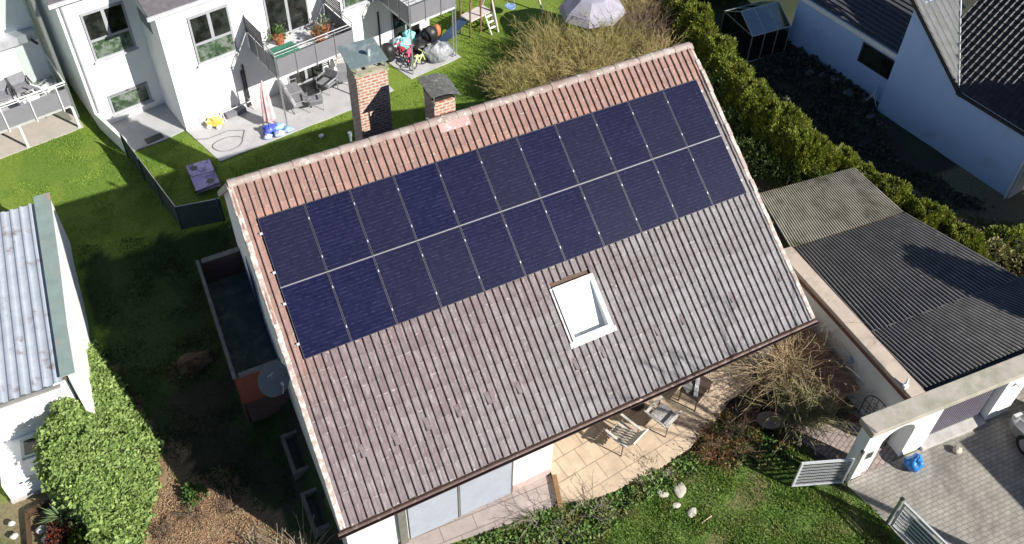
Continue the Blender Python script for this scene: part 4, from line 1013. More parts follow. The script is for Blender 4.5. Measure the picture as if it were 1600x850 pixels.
# front wall with an arched gateway and door openings
fw = MB(); zt = 2.09; D0, D1 = 0.0, .34
arcx0, arcx1, spring = .56, 1.60, 1.35
pts = [(0, 0), (arcx0, 0), (arcx0, spring)]
cxa = (arcx0 + arcx1) / 2; ra = (arcx1 - arcx0) / 2
na = 14
arc = [(cxa - ra * math.cos(math.pi * k / na), spring + .52 * math.sin(math.pi * k / na)) for k in range(na + 1)]
fw.box(0, arcx0, D0, D1, -.6, zt)
vs = []; fs = []
for k, (x, z) in enumerate(arc): vs += [(x, D0, z), (x, D0, zt), (x, D1, z), (x, D1, zt)]
for k in range(na): a = 4 * k; fs += [(a, a + 4, a + 5, a + 1), (a + 2, a + 3, a + 7, a + 6), (a, a + 2, a + 6, a + 4)]
fw.add(vs, fs)
fw.box(arcx1, 2.36, D0, D1, -.1, zt); fw.box(2.36, 4.55, D0 + .0, D1, 1.98, zt)
fw.box(4.55, 5.35, D0, D1 + .25, -.1, zt); fw.box(5.35, 9, D0, D1, 1.9, zt)
fw.build('front_wall', WHITE, gar)
# shaded lower part of the side reveal and door step
MB().box(2.30, 4.5, -.10, .30, -.05, .14).build('door_step', M('pale_step', (.52, .50, .48), None, 4, .9), gar)
dd = MB(); dd.box(2.362, 4.40, .20, .24, .14, 1.98)
x = 2.40
while x < 4.38: dd.box(x, x + .045, .17, .199, .16, 1.97); x += .085
dd.build('garage_door', M('mauve_door', (.17, .155, .195), (.14, .13, .165), 3, .6), gar)
MB().box(4.41, 4.55, .36, .40, 0, 1.98).build('door_jamb', DARKM, gar)
MB().box(5.36, 9, 2.4, 2.5, 0, 2.0).build('rear_panel', M('deep_door', (.09, .07, .14), None, 3, .8), gar)
# red drip band and coping
MB().box(-.06, 9, -.05, -.003, 2.05, 2.14).box(-.06, -.003, -.003, .40, 2.05, 2.14).build('drip_band', M('red_band', (.42, .19, .16), (.35, .16, .14), 4, .7), gar)
MB().box(-.10, 9.0, -.09, .42, 2.142, 2.33).build('front_coping', COPG, gar, bevel=.012)
sc_ = MB(); y0, y1 = .425, 5.9
sc_.prism([(1.49, y0), (1.95, y0), (1.70, y1), (1.22, y1)], 2.18, 2.33); sc_.build('side_coping', COPT, gar, bevel=.012)
MB().prism([(1.53, y0), (1.49 + .08, y0), (1.30, y1), (1.26, y1)], 1.98, 2.178).build('side_fascia', M('brown_fascia', (.20, .075, .05), (.15, .055, .04), 3, .7), gar)
MB().prism([(1.59, .345), (1.80, .345), (1.52, 5.85), (1.31, 5.85)], -.7, 2.177).build('side_wall', HWHITE, gar)
MB().box(1.75, 5.75, 5.6, 5.8, 0, 2.1).build('back_wall', HWHITE, gar)
def corr(name, mat, poly, z0, amp, pitch, parent, slope_y=0., step=None, nx_=None):
    """Corrugated sheet between left edge and right edge lines; corrugations run along local y."""
    (xa0, ya0), (xa1, ya1), (xb0, yb0), (xb1, yb1) = poly   # left-front, left-back, right-front, right-back
    n_ = int((xb0 - xa0) / pitch * 8); vs = []; fs = []; K = 5
    for i in range(n_ + 1):
        t = i / n_
        for k in range(K + 1):
            s = k / K
            x = (xa0 * (1 - t) + xb0 * t) * (1 - s) + (xa1 * (1 - t) + xb1 * t) * s
            y = (ya0 * (1 - t) + yb0 * t) * (1 - s) + (ya1 * (1 - t) + yb1 * t) * s
            z = z0 + slope_y * y + amp * math.sin(2 * math.pi * i / 8) + (.006 * math.sin(y * 2.1 + x) if amp > .02 else 0)
            if step and s > step: z += .012
            vs.append((x, y, z))
    b = MB(); b.v = vs
    for i in range(n_):
        for k in range(K): a = i * (K + 1) + k; b.f.append((a, a + K + 1, a + K + 2, a + 1)); b.mi.append(1 if i % 8 in (4, 5, 6, 7) else 0)
    return b.build(name, mat, parent, smooth=True)
GARD = corr_mat('fibre_cement_trough', (.040, .038, .038), (.025, .024, .025), (.12, .12, .12), 3.5, .60, .74)
TRAD = corr_mat('weathered_plastic_trough', (.17, .155, .11), (.13, .12, .085), (.07, .06, .04), .9, .48, .66)
corr('roof', [GARR, GARD], ((2.0, .56), (1.74, 2.55), (9.0, .60), (7.4, 2.55)), 2.20, .04, .14, gar)
corr('roof', [GARR, GARD], ((1.74, 2.50), (1.74, 5.86), (7.3, 2.50), (5.95, 5.86)), 2.215, .04, .14, gar)
MB().prism([(2.05, .6), (9, .6), (7.3, 2.5), (5.8, 5.75), (1.8, 5.8)], 2.08, 2.14).build('roof_deck', BARK, gar)
MB().box(2.0, 9, .425, .55, 2.12, 2.20).build('roof_gutter', BLACK, gar)
# doorbell plate on the pier
dp = MB().box(.20, .42, -.014, -.002, .78, 1.10).build('letter_plate', M('plate_steel', (.33, .32, .30), None, 8, .4, .5), gar)
MB().box(.23, .39, -.022, -.0145, .84, .92).box(.23, .31, -.022, -.0145, .95, 1.05).box(.34, .39, -.022, -.0145, .96, 1.04).build('plate_detail', DARKM, dp)
MB().box(-.004, .30, -.06, -.003, -.02, .06).build('pier_foot', WHITE, gar)
wl = thing('wall_lamp', 'round grey glass wall lamp on the white side wall of the garage', 'wall lamp', tuple(GMX @ Vector((1.42, 2.4, 1.35))), GA)
MB().lathe([(.02, -.12), (.10, -.05), (.12, .03), (.05, .09), (.01, .10)], n=16).build('shade', M('lamp_glass', (.35, .36, .38), None, 4, .2), wl, smooth=True); MB().bar((0, 0, -.1), (.12, 0, -.22), .02).build('bracket', DARKM, wl)
spk = thing('floodlight', 'small white floodlight on the corner where the garage copings meet', 'lamp', tuple(GMX @ Vector((1.55, .75, 2.33))), GA)
MB().box(-.05, .05, -.05, .05, 0, .08).build('base', PAINTW, spk); MB().box(-.12, .02, -.1, -.02, .06, .16).bar((.02, 0, .06), (.10, .06, .2), .03).build('head', PAINTW, spk)
brk = MB().box(0, .16, -.14, -.003, 0, .05).build('wall_hook', PAINTW, None); tag(brk, 'small white bracket high on the broad pier right of the garage door', 'bracket'); brk.matrix_basis = GMX @ Matrix.Translation((4.85, -.0, 1.7))
# translucent lean-to roof behind
cpt = thing('carport', 'lean-to with a weathered beige corrugated plastic roof between house and hedge', 'carport', GO, GA)
corr('roof', [TRANR, TRAD], ((1.70, 5.90), (2.12, 8.22), (5.92, 5.90), (5.78, 8.12)), 2.24, .018, .088, cpt)
for x, y in ((2.2, 8.1), (5.6, 8.0), (3.9, 8.05)): MB().box(x, x + .09, y - .09, y, 0, 2.17).build('post', BARK, cpt)
MB().box(2.1, 5.8, 8.0, 8.1, 2.08, 2.20).box(1.8, 5.85, 7.0, 7.06, 2.12, 2.20).box(1.9, 5.9, 5.95, 6.02, 2.10, 2.20).build('beam', BARK, cpt)

# wrought-iron arched trellis against side wall
ir = thing('iron_trellis', 'black wrought-iron arched trellis leaning on the white garage side wall', 'trellis', tuple(GMX @ Vector((1.50, .95, 0))), GA)
IT = Matrix.Translation((0, 0, .1)); q = MB(); rad = .55
arcp = [(-.05, rad * math.cos(a), .70 + rad * math.sin(a)) for a in np.linspace(0, math.pi, 18)]
q.path([(-.05, rad, 0)] + arcp + [(-.05, -rad, 0)], .016)
for y in (-.36, -.18, 0, .18, .36): q.bar((-.05, y, .05), (-.05, y, .70 + math.sqrt(rad ** 2 - y * y)), .008)
q.bar((-.05, -rad, .35), (-.05, rad, .35), .010); q.bar((-.05, -rad, .70), (-.05, rad, .70), .010)
for cy_, cz_ in ((-.2, .95), (.18, .9), (0, .55), (.3, .5), (-.3, .5)):
    q.path([(-.06, cy_ + .08 * math.cos(a), cz_ + .08 * math.sin(a)) for a in np.linspace(0, 5.6, 12)], .010)
q.build('ironwork', BLACK, ir)

# gates
GALV = M('galvanised_steel', (.66, .67, .70), (.58, .59, .62), 8, .5, .2, bmp=.1)
def gate(name, label, A, Bp, h, group, grey=False, solid=False):
    A, Bp = Vector(A), Vector(Bp); d = (Bp - A); L = d.length; ang = math.atan2(d.y, d.x)
    t = thing(name, label, 'gate', A, ang, group)
    f = MB()
    f.box(0, L, -.025, .025, h - .06, h); f.box(0, L, -.025, .025, .10, .17); f.box(0, .06, -.025, .025, .17, h - .06); f.box(L - .06, L, -.025, .025, .17, h - .06)
    f.build('frame', GALV, t)
    b = MB(); nb_ = 6
    for k in range(1, nb_ + 1): z = .17 + (h - .23) * k / (nb_ + 1); b.box(.06, L - .06, -.014, .014, z - .022, z + .022)
    b.build('crossbars', GALV, t)
    msh = MB()
    for x in np.arange(.1, L - .06, .05): msh.bar((x, .018, .17), (x, .018, h - .06), .0035, n=4)
    for z in np.arange(.2, h - .1, .05): msh.bar((.06, .018, z), (L - .06, .018, z), .0025, n=4)
    msh.build('wire_mesh', M('mesh_wire', (.12, .12, .12), None, 5, .5, .4), t)
    if solid: MB().box(.35, L - .06, .025, .04, .2, h - .25).build('infill_panel', M('grey_infill', (.26, .27, .26), (.2, .21, .2), 3, .8), t)
    return t
gate('garden_gate', 'open silver metal gate with white crossbars standing beside the lawn', (12.42, -3.20, 0), (11.12, -2.70, 0), 1.28, 'silver metal garden gates')
po = thing('gate_post', 'round grey steel gate post in front of the white pier', 'post', (12.56, -3.23, 0)); MB().bar((0, 0, 0), (0, 0, 1.55), .05, n=14).build('post', ALU, po); MB().lathe([(.055, 0), (.055, .02), (.02, .05)], (0, 0, 1.55), 14).build('cap', DARKM, po)
g2 = gate('garden_gate', 'second metal gate leaf with a grey infill panel at the bottom edge of the driveway', (12.72, -4.62, 0), (13.05, -7.2, 0), 1.25, 'silver metal garden gates', solid=True)
po2 = thing('gate_post', 'black capped gate post between lawn and driveway near the bottom edge', 'post', (12.70, -4.54, 0)); MB().box(-.035, .035, -.035, .035, 0, 1.3).build('post', ALU, po2); MB().box(-.045, .045, -.045, .045, 1.3, 1.33).build('cap', BLACK, po2)
# blue bag and stone
bg_ = MB(); bg_.blob((0, 0, .24), (.27, .22, .26), 5, .18, nu=26, nv=16); bg_.blob((.04, 0, .47), (.10, .09, .10), 6, .3); bo = bg_.build('rubbish_bag', BLUEP, smooth=True); tag(bo, 'bulging blue plastic sack at the foot of the white pier in the driveway', 'bag'); bo.location = (14.42, -3.66, .03); bo.scale = (.95, .95, .95)
stn = MB().blob((0, 0, .09), (.13, .11, .10), 8, .12).build('stone', M('pale_stone', (.50, .45, .36), (.42, .38, .3), 8, .9), smooth=True); tag(stn, 'single pale round stone on the driveway before the garage door', 'stone'); stn.location = (15.86, -3.85, .03)

# car at the right edge
car = thing('parked_car', 'silver car nosing into the shaded garage bay at the right edge', 'car', (17.50, -3.86, .03), R(-4.5))
CP_ = M('silver_paint', (.45, .46, .46), (.42, .43, .43), 3, .28, .6, bmp=0)
body = MB(); W2 = 1.78
sec = [(-.02, .32, .62, .04), (-.25, .24, .78, .0), (-.95, .24, .92, .0), (-1.3, .24, .98, .0), (-3.6, .24, 1.0, .0), (-4.2, .3, .9, .05)]
vs = []; fs = []
for y, z0, z1, ins in sec:
    i_ = ins + (.12 if y > -.1 else 0)
    vs += [(i_, y, z0), (i_ - .0, y, z0 + (z1 - z0) * .6), (i_ + .10, y, z1), (W2 - i_ - .10, y, z1), (W2 - i_, y, z0 + (z1 - z0) * .6), (W2 - i_, y, z0)]
for k in range(len(sec) - 1):
    for j in range(6): a = k * 6 + j; b_ = k * 6 + (j + 1) % 6; fs.append((a, b_, b_ + 6, a + 6))
fs.append((0, 5, 4, 3, 2, 1)); e = (len(sec) - 1) * 6; fs.append((e, e + 1, e + 2, e + 3, e + 4, e + 5))
body.add(vs, fs).build('body', CP_, car, bevel=.04)
cb = MB(); vs = [(.10, -1.25, .96), (W2 - .10, -1.25, .96), (W2 - .26, -1.85, 1.42), (.26, -1.85, 1.42), (.26, -3.2, 1.42), (W2 - .26, -3.2, 1.42), (W2 - .12, -3.9, .98), (.12, -3.9, .98)]
cb.add(vs, [(0, 1, 2, 3), (3, 2, 5, 4), (4, 5, 6, 7), (0, 3, 4, 7), (1, 6, 5, 2)], 0).build('cabin', GLASS, car, bevel=.03)
for y in (-.78, -3.35):
    for x in (.09, W2 - .09):
        w_ = MB().bar((x - .10, y, .31), (x + .10, y, .31), .31, n=24).build('wheel', BLACK, car)
        MB().bar((x - .108, y, .31), (x + .108, y, .31), .20, n=14).build('rim', ALU, w_)
for x in (.10, W2 - .38): MB().box(x, x + .28, -.24, -.03, .56, .70).build('headlight', M('headlight_glass', (.6, .62, .62), None, 3, .1), car, bevel=.03)

# right neighbour house
NO = Vector((24.49, 8.24, 0)); NA = math.atan2(-5.73, .64); NMX = Matrix.Translation(NO) @ Matrix.Rotation(NA, 4, 'Z')
nb = thing('neighbour_house', 'large house at the top right with white gable wall coloured with bluish shade and black tiled roof', 'house', NO, NA)
# wall in local u (towards viewer), v (to the right), z; gable rake falls from the corner to u=2.7
w_ = MB(); outl = [(0, -.1), (5.75, -.1), (5.75, 2.86), (2.72, 2.86), (-0.0, 5.03), (-.0, 5.03)]
outl = [(0, -.1), (5.75, -.1), (5.75, 2.86), (2.72, 2.86), (0, 5.03), (-1.6, 6.2), (-3.2, 5.03), (-3.2, 2.0), (0, 2.0)]
# local v axis points to the right of the photo (+x) when rotated by NA: v = +y local
w_.yprism([(0, -.1), (5.75, -.1), (5.75, 2.86), (2.72, 2.86), (0, 5.03)], 0, .2)
w_.box(5.55, 5.75, .2, 8, -.1, 2.86); w_.box(0, .2, .2, 1.5, -.1, 5.0); w_.build('wall', NWHITE, nb)
tg = math.tan(R(40))
def tiles(name, mat, O_, U_, S_, n_u, n_s, parent, keep=None, pu=.3, ps=.34, amp=.03):
    """Tiled slope: O_ lower corner, U_ along the eave, S_ up the slope (unit vectors)."""
    O_, U_, S_ = Vector(O_), Vector(U_).normalized(), Vector(S_).normalized(); N_ = U_.cross(S_).normalized()
    if N_.z < 0: N_ = -N_
    b = MB()
    pf = [(0, 1), (.12, .9), (.25, .2), (.45, 0), (.7, 0), (.88, .3), (1, 1)]
    for i in range(n_u):
        for j in range(n_s):
            vs = []
            c = O_ + U_ * (i + .5) * pu + S_ * (j + .5) * ps
            if keep and not keep(c): continue
            for t, h in pf:
                vs += [O_ + U_ * (i + t) * pu + S_ * j * ps + N_ * (h * amp + .03), O_ + U_ * (i + t) * pu + S_ * (j + 1.05) * ps + N_ * (h * amp), O_ + U_ * (i + t) * pu + S_ * j * ps + N_ * (h * amp - .02)]
            b.add(vs, [f for k in range(len(pf) - 1) for f in ((3 * k, 3 * k + 3, 3 * k + 4, 3 * k + 1), (3 * k + 2, 3 * k + 5, 3 * k + 3, 3 * k))])
    return b.build(name, mat, parent)
# black roof rises to +v from the eave u 2.7..5.9 ; grey strip falls towards the viewer beside it
rk = (5.03 - 2.86) / 2.72
gz = lambda u: 5.03 - rk * u + .08
bz = lambda v: 2.92 + (v + .25) * tg
tiles('roof', DTILE, (1.0, -.25, 2.92), (1, 0, 0), (0, 1, tg), 24, 27, nb, keep=lambda c: c.z >= gz(c.x) - .0, pu=.21, ps=.28, amp=.035)
tiles('side_roof', GTILE, (2.9, -.22, gz(2.9)), (0, 1, 0), (-1, 0, rk), 14, 14, nb, keep=lambda c: bz(c.y) <= gz(c.x) + .02)
d = MB(); ud = Vector((-1, 0, rk)).normalized()
d.add([(2.85, -.26, gz(2.85) - .16), (-1.2, -.26, gz(-1.2) - .16), (-1.2, -.26, gz(-1.2) + .05), (2.85, -.26, gz(2.85) + .05), (2.85, -.16, gz(2.85) - .16), (-1.2, -.16, gz(-1.2) - .16), (-1.2, -.16, gz(-1.2) + .05), (2.85, -.16, gz(2.85) + .05)], [(0, 1, 2, 3), (4, 7, 6, 5), (0, 4, 5, 1), (3, 2, 6, 7), (0, 3, 7, 4)])
d.box(2.75, 6.0, -.36, -.262, 2.80, 2.90); d.build('bargeboard', DARKM, nb)
vl = MB(); v1 = lambda u: (gz(u) - 2.92) / tg - .25
vl.bar((2.7, v1(2.7), gz(2.7) + .03), (0, v1(0), gz(0) + .03), .045, n=6); vl.build('valley_flashing', M('pale_valley', (.45, .46, .48), None, 4, .5, .4), nb)
MB().bar((5.70, -.06, 2.75), (5.70, -.06, .0), .045).build('downpipe', PAINTW, nb)
MB().box(5.752, 5.80, .0, 6, -.1, 2.84).build('sunny_wall', WHITE, nb)  # sunlit side in plain white, without the shade tint of the gable
# low wing with dark roof behind the corner
lw = thing('garden_annex', 'low annex with a white gutter and dark ribbed roof behind the big pale gable', 'annex', NO, NA)
MB().box(-5.2, -.02, .45, .65, -.1, 2.4).build('wall', NWHITE, lw)
wn_ = MB().box(-1.75, -.10, .42, .448, 1.15, 2.05).build('window', DARKM, lw); MB().box(-1.65, -.2, .405, .419, 1.22, 1.98).build('pane', GLASS, lw if False else wn_)
MB().box(-5.4, -.02, .10, .20, 2.38, 2.56).build('fascia', PAINTW, lw)
q = MB(); 
for k in range(14):
    v0 = .20 + k * .24; z = 2.56 + k * .05; q.add([(-5.4, v0, z + .04), (-.02, v0, z + .04), (-.02, v0 + .24, z + .03), (-5.4, v0 + .24, z + .03), (-5.4, v0, z - .05), (-.02, v0, z - .05)], [(0, 1, 2, 3), (4, 5, 1, 0)])
q.build('roof', M('annex_roof', (.05, .05, .06), (.07, .07, .08), 4, .6), lw)

# greenhouse
gh = thing('greenhouse', 'small glass greenhouse with pale frame in the shade beyond the hedge', 'greenhouse', (22.75, 13.9, 0), math.atan2(12.47 - 12.54 , 22.48 - 20.66) )
GW, GL, GH, GR = 1.9, 2.0, 1.35, 1.95
f = MB()
for x in (-GW / 2, -GW / 6, GW / 6, GW / 2):
    f.bar((x, -GL / 2, GH), (x, 0, GR), .02); f.bar((x, GL / 2, GH), (x, 0, GR), .02)
    for y in (-GL / 2, GL / 2): f.bar((x, y, 0), (x, y, GH), .02)
for y in (-GL / 2, GL / 2): f.bar((-GW / 2, y, GH), (GW / 2, y, GH), .025); f.bar((-GW / 2, y, .03), (GW / 2, y, .03), .025)
f.bar((-GW / 2, 0, GR), (GW / 2, 0, GR), .03)
for x in (-GW / 2, GW / 2): f.bar((x, -GL / 2, GH), (x, GL / 2, GH), .02)
f.build('frame', M('pale_frame', (.5, .55, .55), None, 4, .4, .3), gh)
g = MB(); e = .012
g.add([(-GW / 2, -GL / 2, GH), (GW / 2, -GL / 2, GH), (GW / 2, 0, GR), (-GW / 2, 0, GR), (GW / 2, GL / 2, GH), (-GW / 2, GL / 2, GH)], [(0, 1, 2, 3), (3, 2, 4, 5)])
g.add([(-GW / 2, -GL / 2, 0), (GW / 2, -GL / 2, 0), (GW / 2, -GL / 2, GH), (-GW / 2, -GL / 2, GH), (-GW / 2, GL / 2, 0), (GW / 2, GL / 2, 0), (GW / 2, GL / 2, GH), (-GW / 2, GL / 2, GH), (-GW / 2, 0, GR), (GW / 2, 0, GR)], [(0, 1, 2, 3), (5, 4, 7, 6), (4, 0, 3, 8, 7), (1, 5, 6, 9, 2)])
m, n, l, p = newmat('greenhouse_glass'); tr2 = n.new('ShaderNodeBsdfTransparent'); gs = n.new('ShaderNodeBsdfGlossy'); gs.inputs['Roughness'].default_value = .12; ms = n.new('ShaderNodeMixShader')
gs.inputs['Color'].default_value = (.55, .65, .7, 1); tr2.inputs[0].default_value = (.45, .55, .5, 1); ms.inputs[0].default_value = .42
l.new(tr2.outputs[0], ms.inputs[1]); l.new(gs.outputs[0], ms.inputs[2]); l.new(ms.outputs[0], n['Material Output'].inputs[0])
g.build('glazing', m, gh)
# white tent behind the bush
tn = thing('garden_tent', 'white pavilion tent roof half hidden by the bare bushes at the top', 'tent', (16.55, 17.0, 0))
tn.scale = (1.12, 1.12, 1.05)
c = MB(); N8 = 8; vs = [(0, 0, 2.35)]
for r_, z in ((.6, 2.25), (1.15, 1.85), (1.3, 1.55)):
    for i in range(N8): a = 2 * math.pi * i / N8 + .2; vs.append((r_ * math.cos(a), r_ * .9 * math.sin(a), z))
fs = [(0, 1 + i, 1 + (i + 1) % N8) for i in range(N8)]
for j in range(2):
    for i in range(N8): a = 1 + j * N8; fs.append((a + i, a + N8 + i, a + N8 + (i + 1) % N8, a + (i + 1) % N8))
c.add(vs, fs).build('canopy', M('tent_fabric', (.36, .35, .41), (.28, .27, .33), 2, .8), tn)
for i in range(0, N8, 2): a = 2 * math.pi * i / N8 + .2; MB().bar((1.25 * math.cos(a), 1.12 * math.sin(a), 0), (1.25 * math.cos(a), 1.12 * math.sin(a), 1.6), .02).build('pole', ALU, tn)
# clutter beside the annex
cl = [('water_tank', 'pale square water tank in the shaded yard beside the annex wall', 'tank', (1300, 90), (.45, .35, .5), (.22, .28, .30), 'box'),
      ('planter_box', 'dark planter box against the annex wall left of its window', 'planter', (1270, 60), (.5, .35, .35), (.05, .055, .05), 'box')]
for k in range(14):
    P_ = at(1235 + 10.5 * k + rnd.uniform(-14, 14), 75 + 8 * k + rnd.uniform(-22, 26), 0); r_ = rnd.uniform(.12, .34)
    o = MB().blob((0, 0, .05), (r_, r_ * rnd.uniform(.5, .9), rnd.uniform(.06, .14)), 90 + k, .25, nu=9, nv=5).build('rubble_stone', M('rubble', (.20, .21, .20), (.12, .13, .12), 6, .9)); o.location = P_
    tag(o, 'grey rubble stone in the shaded yard beside the annex', 'stone', 'grey rubble stones in the shaded yard')
for nm, lab, cat, px, (a, b_, c_), colr, kd in cl:
    t = thing(nm, lab, cat, at(*px, 0), NA + .2)
    MB().box(-a, a, -b_, b_, 0, c_ * 1.5).build('body', M(nm + '_shell', colr, None, 4, .7), t, bevel=.05); MB().box(-a * 1.04, a * 1.04, -b_ * 1.04, b_ * 1.04, c_ * 1.5, c_ * 1.5 + .04).build('lid', M(nm + '_lid', tuple(q * 1.3 for q in colr), None, 4, .7), t)
sh = thing('sawhorse', 'white folding sawhorse at the foot of the big pale gable wall', 'sawhorse', at(1362, 157, 0), .6)
q = MB(); q.bar((-.4, 0, .6), (.4, 0, .6), .025)
for x in (-.35, .35):
    for y in (-.25, .25): q.bar((x, 0, .6), (x, y, 0), .02)
q.bar((-.35, -.13, .3), (.35, -.13, .3), .015); q.build('frame', PAINTW, sh)

# ------------------------------------------------------------------ terrace furniture
TZ2 = TZ + .002
def wood_chair(label, loc, rz, mat, dark):
    t = thing('wooden_chair', label, 'chair', loc, rz, 'wooden chairs on the terrace')
    s = MB()
    for k in range(7): x = -.30 + k * .088; s.box(x, x + .06, -.30, .28, .38, .405)
    s.build('seat', mat, t)
    s = MB()
    T_ = Matrix.Translation((0, .26, .40)) @ Matrix.Rotation(R(-28), 4, 'X')
    for k in range(7): x = -.30 + k * .088; s.box(x, x + .06, -.012, .012, 0, .55, T=T_)
    s.box(-.31, .31, -.02, .02, .55, .60, T=T_); s.build('backrest', mat, t)
    for sx in (-1, 1):
        for y in (-.28, .26): MB().bar((sx * .33, y, 0), (sx * .33, y, .60), .02, n=6).build('leg', dark, t)
        MB().box(sx * .33 - .035, sx * .33 + .035, -.34, .36, .60, .625).build('armrest', mat, t)
    MB().box(-.33, .33, -.30, -.27, .33, .37).build('apron', dark, t)
    return t
DW = M('brown_wood', (.26, .18, .12), (.2, .14, .09), 10, .8)
PWD = M('bleached_wood', (.62, .60, .56), (.5, .48, .45), 10, .8)
wood_chair('bleached slatted wooden armchair at the left of the terrace', (7.75, .30, TZ2), R(-160), PWD, DW)
wc2 = wood_chair('wooden armchair with patterned cushion in the middle of the terrace', (9.05, .30, TZ2), R(110), PWD, DW)
MB().box(-.27, .27, -.26, .24, .41, .47).build('cushion', M('patterned_cushion', (.5, .48, .46), (.2, .2, .22), 26, .9), wc2, bevel=.02)
tt = thing('round_table', 'round pale table under the roof edge on the terrace', 'table', (8.75, 1.15, TZ2))
MB().bar((0, 0, .70), (0, 0, .73), .45, n=24).build('tabletop', PWD, tt); MB().bar((0, 0, 0), (0, 0, .70), .04).lathe([(.25, 0), (.25, .03), (.04, .08)]).build('pedestal', DARKM, tt)
sp = MB().blob((0, 0, .06), (.22, .16, .07), 31, .2); o = sp.build('folded_blanket', M('blanket', (.5, .42, .38), (.62, .55, .5), 5, .95), smooth=True); tag(o, 'pale folded blanket on the round terrace table', 'blanket'); o.location = (8.62, 1.0, TZ2 + .73)
tb = thing('small_table', 'dark wooden table carrying newspapers on the terrace', 'table', (10.35, .62, TZ2), R(25))
MB().box(-.42, .42, -.3, .3, .50, .54).build('tabletop', M('dark_table_wood', (.07, .045, .035), None, 8, .6), tb)
for x in (-.38, .38):
    for y in (-.26, .26): MB().box(x - .02, x + .02, y - .02, y + .02, 0, .5).build('leg', DW, tb)
nw = MB().box(-.36, .36, -.055, .055, 0, .05, T=Matrix.Rotation(R(48), 4, 'Z')).build('white_tray', M('striped_print', (.75, .75, .75), (.25, .25, .27), 12, .7)); tag(nw, 'long white printed box lying across the dark terrace table', 'box'); nw.location = (10.35, .60, TZ2 + .56)
np_ = MB().box(-.15, .15, -.12, .12, 0, .02).build('newspaper', M('newsprint', (.40, .39, .37), (.18, .18, .18), 30, .9)); tag(np_, 'grey newspaper lying on the dark terrace table', 'newspaper'); np_.location = (10.12, .66, TZ2 + .543)
jg = MB().lathe([(.06, 0), (.08, .1), (.06, .22), (.05, .26)], n=14).build('jug', PAINTW, smooth=True); tag(jg, 'white jug at the back of the dark terrace table', 'jug'); jg.location = (10.28, .84, TZ2 + .543)
td = thing('awning_stand', 'thin grey metal frame standing at the right end of the terrace', 'metal frame', (11.25, .75, TZ2), 0)
q = MB(); q.bar((-.28, 0, 0), (-.22, .3, 1.3), .012); q.bar((.28, -.25, 0), (.22, .1, 1.3), .012); q.bar((-.22, .3, 1.3), (.22, .1, 1.3), .012); q.bar((-.27, .05, .2), (.27, -.2, .2), .008); q.build('frame', ALU, td)
wbt = thing('water_barrel', 'pale mauve rain barrel at the right end of the terrace under the roof corner', 'barrel', (12.72, .75, 0))
MB().lathe([(.27, -.6), (.30, .1), (.31, .5), (.30, .85), (.27, .92)], n=22).build('barrel', M('mauve_barrel', (.42, .38, .42), (.36, .32, .37), 4, .6), wbt, smooth=True); MB().lathe([(.28, 0), (.28, .03), (.05, .06)], (0, 0, .92), 22).build('lid', M('pale_lid', (.6, .62, .62), None, 4, .5), wbt)
dpp = MB().bar((12.98, .10, 2.55), (12.98, .12, 2.2), .035).bar((12.98, .12, 2.2), (13.05, .55, 1.9), .035).bar((13.05, .55, 1.9), (13.05, .55, -.5), .035).build('downpipe', COPPER, house)
ot = thing('oval_table', 'oval brown stone table top in the sunken yard beside the bare shrub', 'table', tuple(at(1204, 655, .3)[:2]) + (-.2,))
e_ = MB(); vs = [(.38 * math.cos(a), .26 * math.sin(a)) for a in np.linspace(0, 2 * math.pi, 24)[:-1]]; e_.prism(vs, .42, .50, T=Matrix.Rotation(R(-25), 4, 'Z')); e_.build('tabletop', M('oval_stone', (.34, .27, .22), (.28, .22, .18), 5, .8), ot, bevel=.01); MB().lathe([(.14, -.6), (.09, 0), (.12, .42)], n=12).build('pedestal', REDW, ot)
# red-brown timber box behind the shrub
wbx = thing('timber_shed', 'reddish-brown lean-to woodshed roof between the straw shrub and the garage wall', 'woodshed', tuple(GMX @ Vector((0.75, 2.7, 0))), GA)
q = MB(); q.add([(-.2, -1.0, 1.05), (.58, -1.0, 1.05), (.40, 1.9, 1.25), (-.2, 1.9, 1.25)], [(0, 1, 2, 3)]); q.add([(-.2, -1.0, .98), (.58, -1.0, .98), (.40, 1.9, 1.18), (-.2, 1.9, 1.18)], [(3, 2, 1, 0)]); q.box(-.2, .58, -1.02, -1.0, .95, 1.06); q.build('roof', M('red_felt', (.30, .15, .10), (.22, .11, .075), 3, .9), wbx)
MB().box(-.15, .35, -.9, 1.8, -.65, .95).build('body', REDW, wbx)
bn = thing('wooden_bench', 'dark red wooden bench against the garage side wall', 'bench', tuple(GMX @ Vector((1.12, 1.15, 0))), GA)
MB().box(-.2, .2, -.5, .4, -.15, .02).build('seat', REDW, bn); MB().box(-.15, .15, -.4, -.3, -.62, -.15).build('leg', REDW, bn); MB().box(-.15, .15, .2, .3, -.62, -.15).build('leg', REDW, bn)
MB().prism([(x, y) for x, y in [(1.28, .35), (1.58, .35), (1.50, 1.6), (1.2, 1.6)]], -.62, .0).build('stone_ledge', M('ledge', (.3, .3, .32), None, 4, .9), gar)

